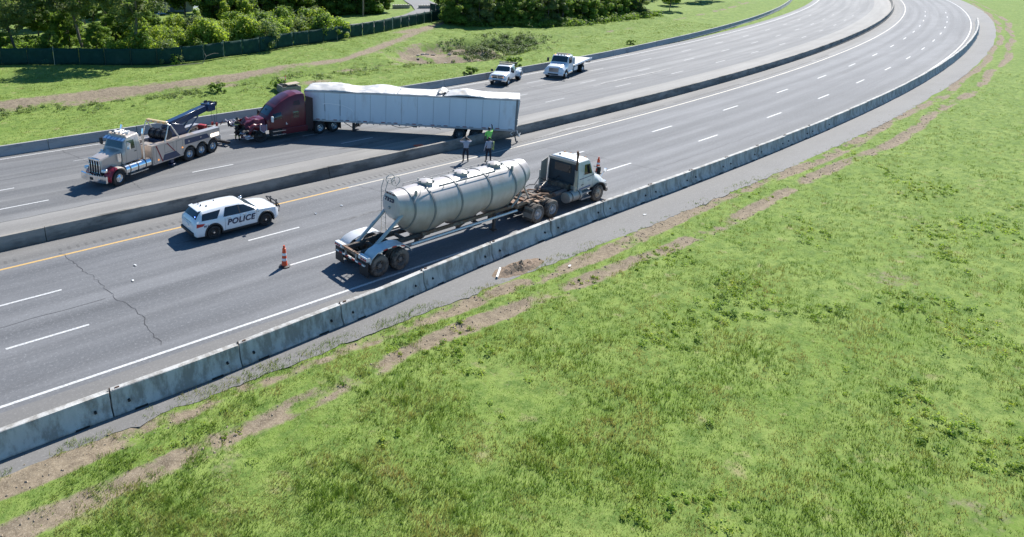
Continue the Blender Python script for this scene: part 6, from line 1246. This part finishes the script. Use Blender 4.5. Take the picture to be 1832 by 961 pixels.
b = MB(); b.tube([(9.5 - .3 * i, 1.0, .93 - .18 * math.sin(i * .55)) for i in range(14)], .02, 6); b.build('hanging_hose', BLACK, bt)
b = MB(); b.box((7.6, 1.1, .98), (.3, .2, .18)); b.build('light_box', BLACK, bt)
# ------------------------------------------------------------------ traffic cones
ORANGE = mat('cone_orange', (.78, .085, .02), .5, var=.08)
CONEW = mat('cone_white_band', (.78, .78, .76), .4)
def cone(s, n, z, label, h=1.07):
    o = empty('traffic_cone', (s, n, z), rnd.uniform(0, 1), label, 'traffic cone', 'traffic cones'); k = h / 1.07
    b = MB(); b.lathe([(.0, 0), (.28, 0), (.27, .045), (.16, .075), (.0, .075)], (0, 0, .002), (0, 0, 1), 8); b.build('rubber_base', BLACK, o)
    b = MB(); b.lathe([(.145, .07), (.135, .10), (.078, .92), (.055, .93), (.05, 1.02), (.035, 1.07), (0, 1.07)], (0, 0, 0), (0, 0, 1), 20); b.build('cone_body', ORANGE, o)
    for z0, z1 in ((.32, .44), (.58, .70)): b = MB(); b.lathe([(.135 - .0695 * (z0 - .1) + .004, z0), (.135 - .0695 * (z1 - .1) + .004, z1)], (0, 0, 0), (0, 0, 1), 20); b.build('white_band', CONEW, o)
    o.scale = (k, k, k); return o
cone(14.33, 25.55, 0, 'orange and white traffic cone standing on the lane line left of the tanker')
cone(38.3, 25.75, 0, 'orange and white traffic cone standing beyond the white tractor cab')
cone(35.2, 61.35, gz(35.4, 61.0) + 1.17, 'small orange cone on top of the concrete drain box', .55)
b = MB(); b.grid([[(32.6 + .13 * i, 37.3 + .11 * j + .03 * math.sin(i), .03 + .08 * abs(mnoise.noise((i * .8, j * .8, 3)))) for j in range(5)] for i in range(7)]); o = b.build('orange_debris', mat('debris_orange', (.62, .09, .03), .6), smooth=30); tag(o, 'crumpled orange plastic lying by the median wall under the trailer shadow', 'debris'); q = o.modifiers.new('t', 'SOLIDIFY'); q.thickness = .01
# ------------------------------------------------------------------ people
def person(loc, rz, J, clothes, label, extras=None, h=1.0):
    """J: joints by name; one skinned surface, coloured by where it lies"""
    me = bpy.data.meshes.new('person'); names = list(J); idx = {k: i for i, k in enumerate(names)}
    E = [('pelvis', 'waist'), ('waist', 'chest'), ('chest', 'neck'), ('neck', 'jaw'), ('jaw', 'head'), ('head', 'crown')]
    for s in 'lr': E += [('pelvis', 'hip' + s), ('hip' + s, 'knee' + s), ('knee' + s, 'ank' + s), ('ank' + s, 'heel' + s), ('heel' + s, 'toe' + s), ('chest', 'sho' + s), ('sho' + s, 'elb' + s), ('elb' + s, 'wri' + s), ('wri' + s, 'palm' + s)] + [('palm' + s, f'f{k}' + s) for k in range(4)] + [('wri' + s, 'th' + s)]
    for s in 'lr':
        w, e = Vector(J['wri' + s][:3]), Vector(J['elb' + s][:3]); d = (w - e).normalized(); side_ = d.cross(Vector((0, 0, 1)));
        side_ = side_.normalized() if side_.length > .1 else Vector((0, 1, 0)); dn = d.cross(side_)
        p = w + d * .08; J['palm' + s] = (*p, .036)
        for k in range(4): q = p + d * (.07 + .02 * (1.5 - abs(k - 1.5))) + side_ * .022 * (k - 1.5) + dn * .03; J[f'f{k}' + s] = (*q, .0095)
        q = w + d * .06 + side_ * .055; J['th' + s] = (*q, .011)
    names = list(J); idx = {k: i for i, k in enumerate(names)}
    me.from_pydata([J[k][:3] for k in names], [(idx[a], idx[b_]) for a, b_ in E], [])
    o = bpy.data.objects.new('person_source', me); COL.objects.link(o); sk = o.modifiers.new('s', 'SKIN'); sk.use_smooth_shade = True
    for k in names:
        v = me.skin_vertices[0].data[idx[k]]; r = J[k][3]; ry = J[k][4] if len(J[k]) > 4 else r; v.radius = (ry, r); v.use_root = (k == 'pelvis')
    ss = o.modifiers.new('u', 'SUBSURF'); ss.levels = 2; ss.render_levels = 2
    dg = bpy.context.evaluated_depsgraph_get(); m2 = bpy.data.meshes.new_from_object(o.evaluated_get(dg)); bpy.data.objects.remove(o)
    ms_ = [mat(*c) for c in clothes['mats']]; m2.materials.clear()
    for q in ms_: m2.materials.append(q)
    for p in m2.polygons: p.material_index = clothes['pick'](p.center); p.use_smooth = True
    m2.name = 'person'; ob = bpy.data.objects.new('person', m2); COL.objects.link(ob); ob.location = loc; ob.rotation_euler = (0, 0, rz); ob.scale = (h, h, h); tag(ob, label, 'person')
    if extras: extras(ob)
    return ob
SKIN = ('skin', (.36, .21, .14), .6); NAVYT = ('navy_trousers', (.012, .014, .028), .8); GREYS = ('grey_uniform_shirt', (.36, .37, .43), .8); SHOE = ('black_boot', (.012, .012, .012), .5); LIME = ('lime_shirt', (.25, .72, .12), .7); SKIND = ('skin_dark', (.12, .07, .05), .6)
TURN = ('turnout_gear', (.035, .034, .028), .85); HELM = ('helmet_dark', (.04, .035, .03), .4)
def base(lean=0, st=.14):
    J = dict(pelvis=(0, 0, .96, .135, .16), waist=(lean * .3, 0, 1.12, .125, .155), chest=(lean * .8, 0, 1.36, .135, .18), neck=(lean, 0, 1.51, .058), jaw=(lean + .03, 0, 1.58, .070), head=(lean + .025, 0, 1.67, .092), crown=(lean + .005, 0, 1.755, .06))
    for s, g in (('l', 1), ('r', -1)):
        J['hip' + s] = (0, g * .09, .90, .10); J['knee' + s] = (.03, g * st, .50, .072); J['ank' + s] = (-.02, g * st * 1.15, .09, .048); J['heel' + s] = (-.03, g * st * 1.15, .05, .042); J['toe' + s] = (.16, g * st * 1.35, .035, .035)
        J['sho' + s] = (lean * .9, g * .19, 1.43, .072); J['elb' + s] = (lean * .6 - .03, g * .27, 1.14, .050); J['wri' + s] = (lean * .6 + .10, g * .28, .90, .034)
    return J
def hair(ob, c, lean=0, h=.0):
    b = MB(); b.ico((lean + .0, 0, 1.71), .112, (1.02, .92, .80), 2, .06); b.v = [p for p in b.v]; b.build('hair', mat(*c), ob, 60)
def pick(shirt_lo, sleeve, skin=0):
    def f(c):
        if c.z > 1.53 and abs(c.y) < .13: return 0
        if c.z < .10: return 3
        if c.z < shirt_lo and abs(c.y) < .235: return 1
        return 2
    return f
# officer taking a picture, both arms raised
J = base(.03); J['knee' + 'l'] = (.02, .17, .50, .078); J['toer'] = (.13, -.24, .035, .035)
for s, g in (('l', 1), ('r', -1)): J['elb' + s] = (.20, g * .40, 1.42, .052); J['wri' + s] = (.36, g * .16, 1.58, .036)
def pick1(c):
    if c.z > 1.53 and abs(c.y) < .12 and c.x < .2: return 0
    if c.z < .10: return 3
    if c.z < .98: return 1
    if c.x > .17 and c.z > 1.3: return 0
    return 2
def ex1(ob):
    hair(ob, ('hair_black', (.015, .013, .012), .6), .03)
    b = MB(); b.box((.0, 0, .99), (.27, .34, .055)); b.build('duty_belt', mat('belt_black', (.01, .01, .01), .5), ob, bevel=.02)
    p = MB(); p.box((.46, 0, 1.62), (.03, .16, .09)); ph = p.build('camera_phone', BLACK, None); ph.matrix_world = Matrix.Translation((32.95, 32.55, 0)) @ Matrix.Rotation(R(58), 4, 'Z'); tag(ph, 'dark camera held up by the police officer on the left', 'camera')
person((32.95, 32.55, 0), R(58), J, dict(mats=[SKIND, NAVYT, GREYS, SHOE], pick=pick1), 'police officer in grey shirt with both arms raised to take a picture', ex1)
# officer with a reflective vest on the arm
J = base(.02); J['elbr'] = (.05, -.30, 1.13, .05); J['wrir'] = (.18, -.24, .98, .035)
def ex2(ob):
    hair(ob, ('hair_dark_brown', (.03, .018, .012), .6), .02)
    b = MB(); b.box((.0, 0, .99), (.27, .34, .055)); b.build('duty_belt', mat('belt_black', (.01, .01, .01), .5), ob, bevel=.02)
    b = MB(); b.grid([[(-.02 + .15 * math.cos(a) + .02, -.21 + .20 * math.sin(a) * .55 - .03, 1.45 - .085 * k) for k in range(8)] for a in [i * math.pi / 6 - 2.4 for i in range(8)]]); v = b.build('reflective_vest', mat('vest_yellow', (.55, .70, .10), .6, 0, .3, 14, col2=(.75, .75, .72), amt=.5, scale2=7), ob, 50); q = v.modifiers.new('t', 'SOLIDIFY'); q.thickness = .015
person((34.2, 31.6, 0), R(62), J, dict(mats=[SKIND, NAVYT, GREYS, SHOE], pick=pick(.98, 1)), 'police officer in grey shirt with a yellow reflective vest over one shoulder', ex2)
# worker in lime shirt, reaching for the trailer
J = base(.10); J['elbr'] = (.34, -.26, 1.55, .05); J['wrir'] = (.52, -.22, 1.78, .036)
def pick3(c):
    if c.z > 1.53 and abs(c.y) < .12 and c.x < .3: return 0
    if c.z < .10: return 3
    if c.z < .95 and abs(c.y) < .235: return 1
    if (c.x > .33 and c.z > 1.4) or (abs(c.y) > .24 and c.z < 1.15): return 0
    return 2
def ex3(ob): hair(ob, ('hair_black', (.015, .013, .012), .6), .10)
person((36.15, 33.45, 0), R(48), J, dict(mats=[SKIND, ('dark_jeans', (.02, .025, .035), .8), LIME, SHOE], pick=pick3), 'worker in lime green shirt reaching up to the back of the box trailer', ex3)
# firefighter by the crushed nose
J = base(.08, .15)
for s, g in (('l', 1), ('r', -1)): J['elb' + s] = (.14, g * .34, 1.20, .062); J['wri' + s] = (.36, g * .24, 1.18, .042)
for k in ('chest', 'waist', 'pelvis'): J[k] = (*J[k][:3], J[k][3] * 1.15, J[k][4] * 1.15)
def ex4(ob):
    b = MB(); b.lathe([(.0, .13), (.08, .11), (.12, .05), (.135, -.01), (.17, -.03), (.17, -.045), (.12, -.03)], (.085, 0, 1.72), (0, 0, 1), 18); b.build('helmet', mat(*HELM), ob)
    yb = mat('reflective_yellow', (.60, .62, .22), .5)
    for z, r in ((.92, .215), (1.30, .235)): b = MB(); b.lathe([(r * .74, -.03), (r, -.03), (r, .03), (r * .74, .03)], (.0 + .05 * (z - .9), 0, z), (0, 0, 1), 18, True); b.v = [(x * .82, y, zq) for x, y, zq in b.v]; b.build('reflective_band', yb, ob)
    for g in (1, -1): b = MB(); b.lathe([(.06, -.035), (.092, -.035), (.092, .035), (.06, .035)], (.0, g * .165, .34), (0, 0, 1), 14, True); b.build('trouser_band', yb, ob)
person((22.55, 47.1, 0), R(28), J, dict(mats=[SKIN, TURN, TURN, SHOE], pick=pick(.9, 1)), 'firefighter in dark turnout gear standing at the crushed nose of the maroon tractor', ex4)
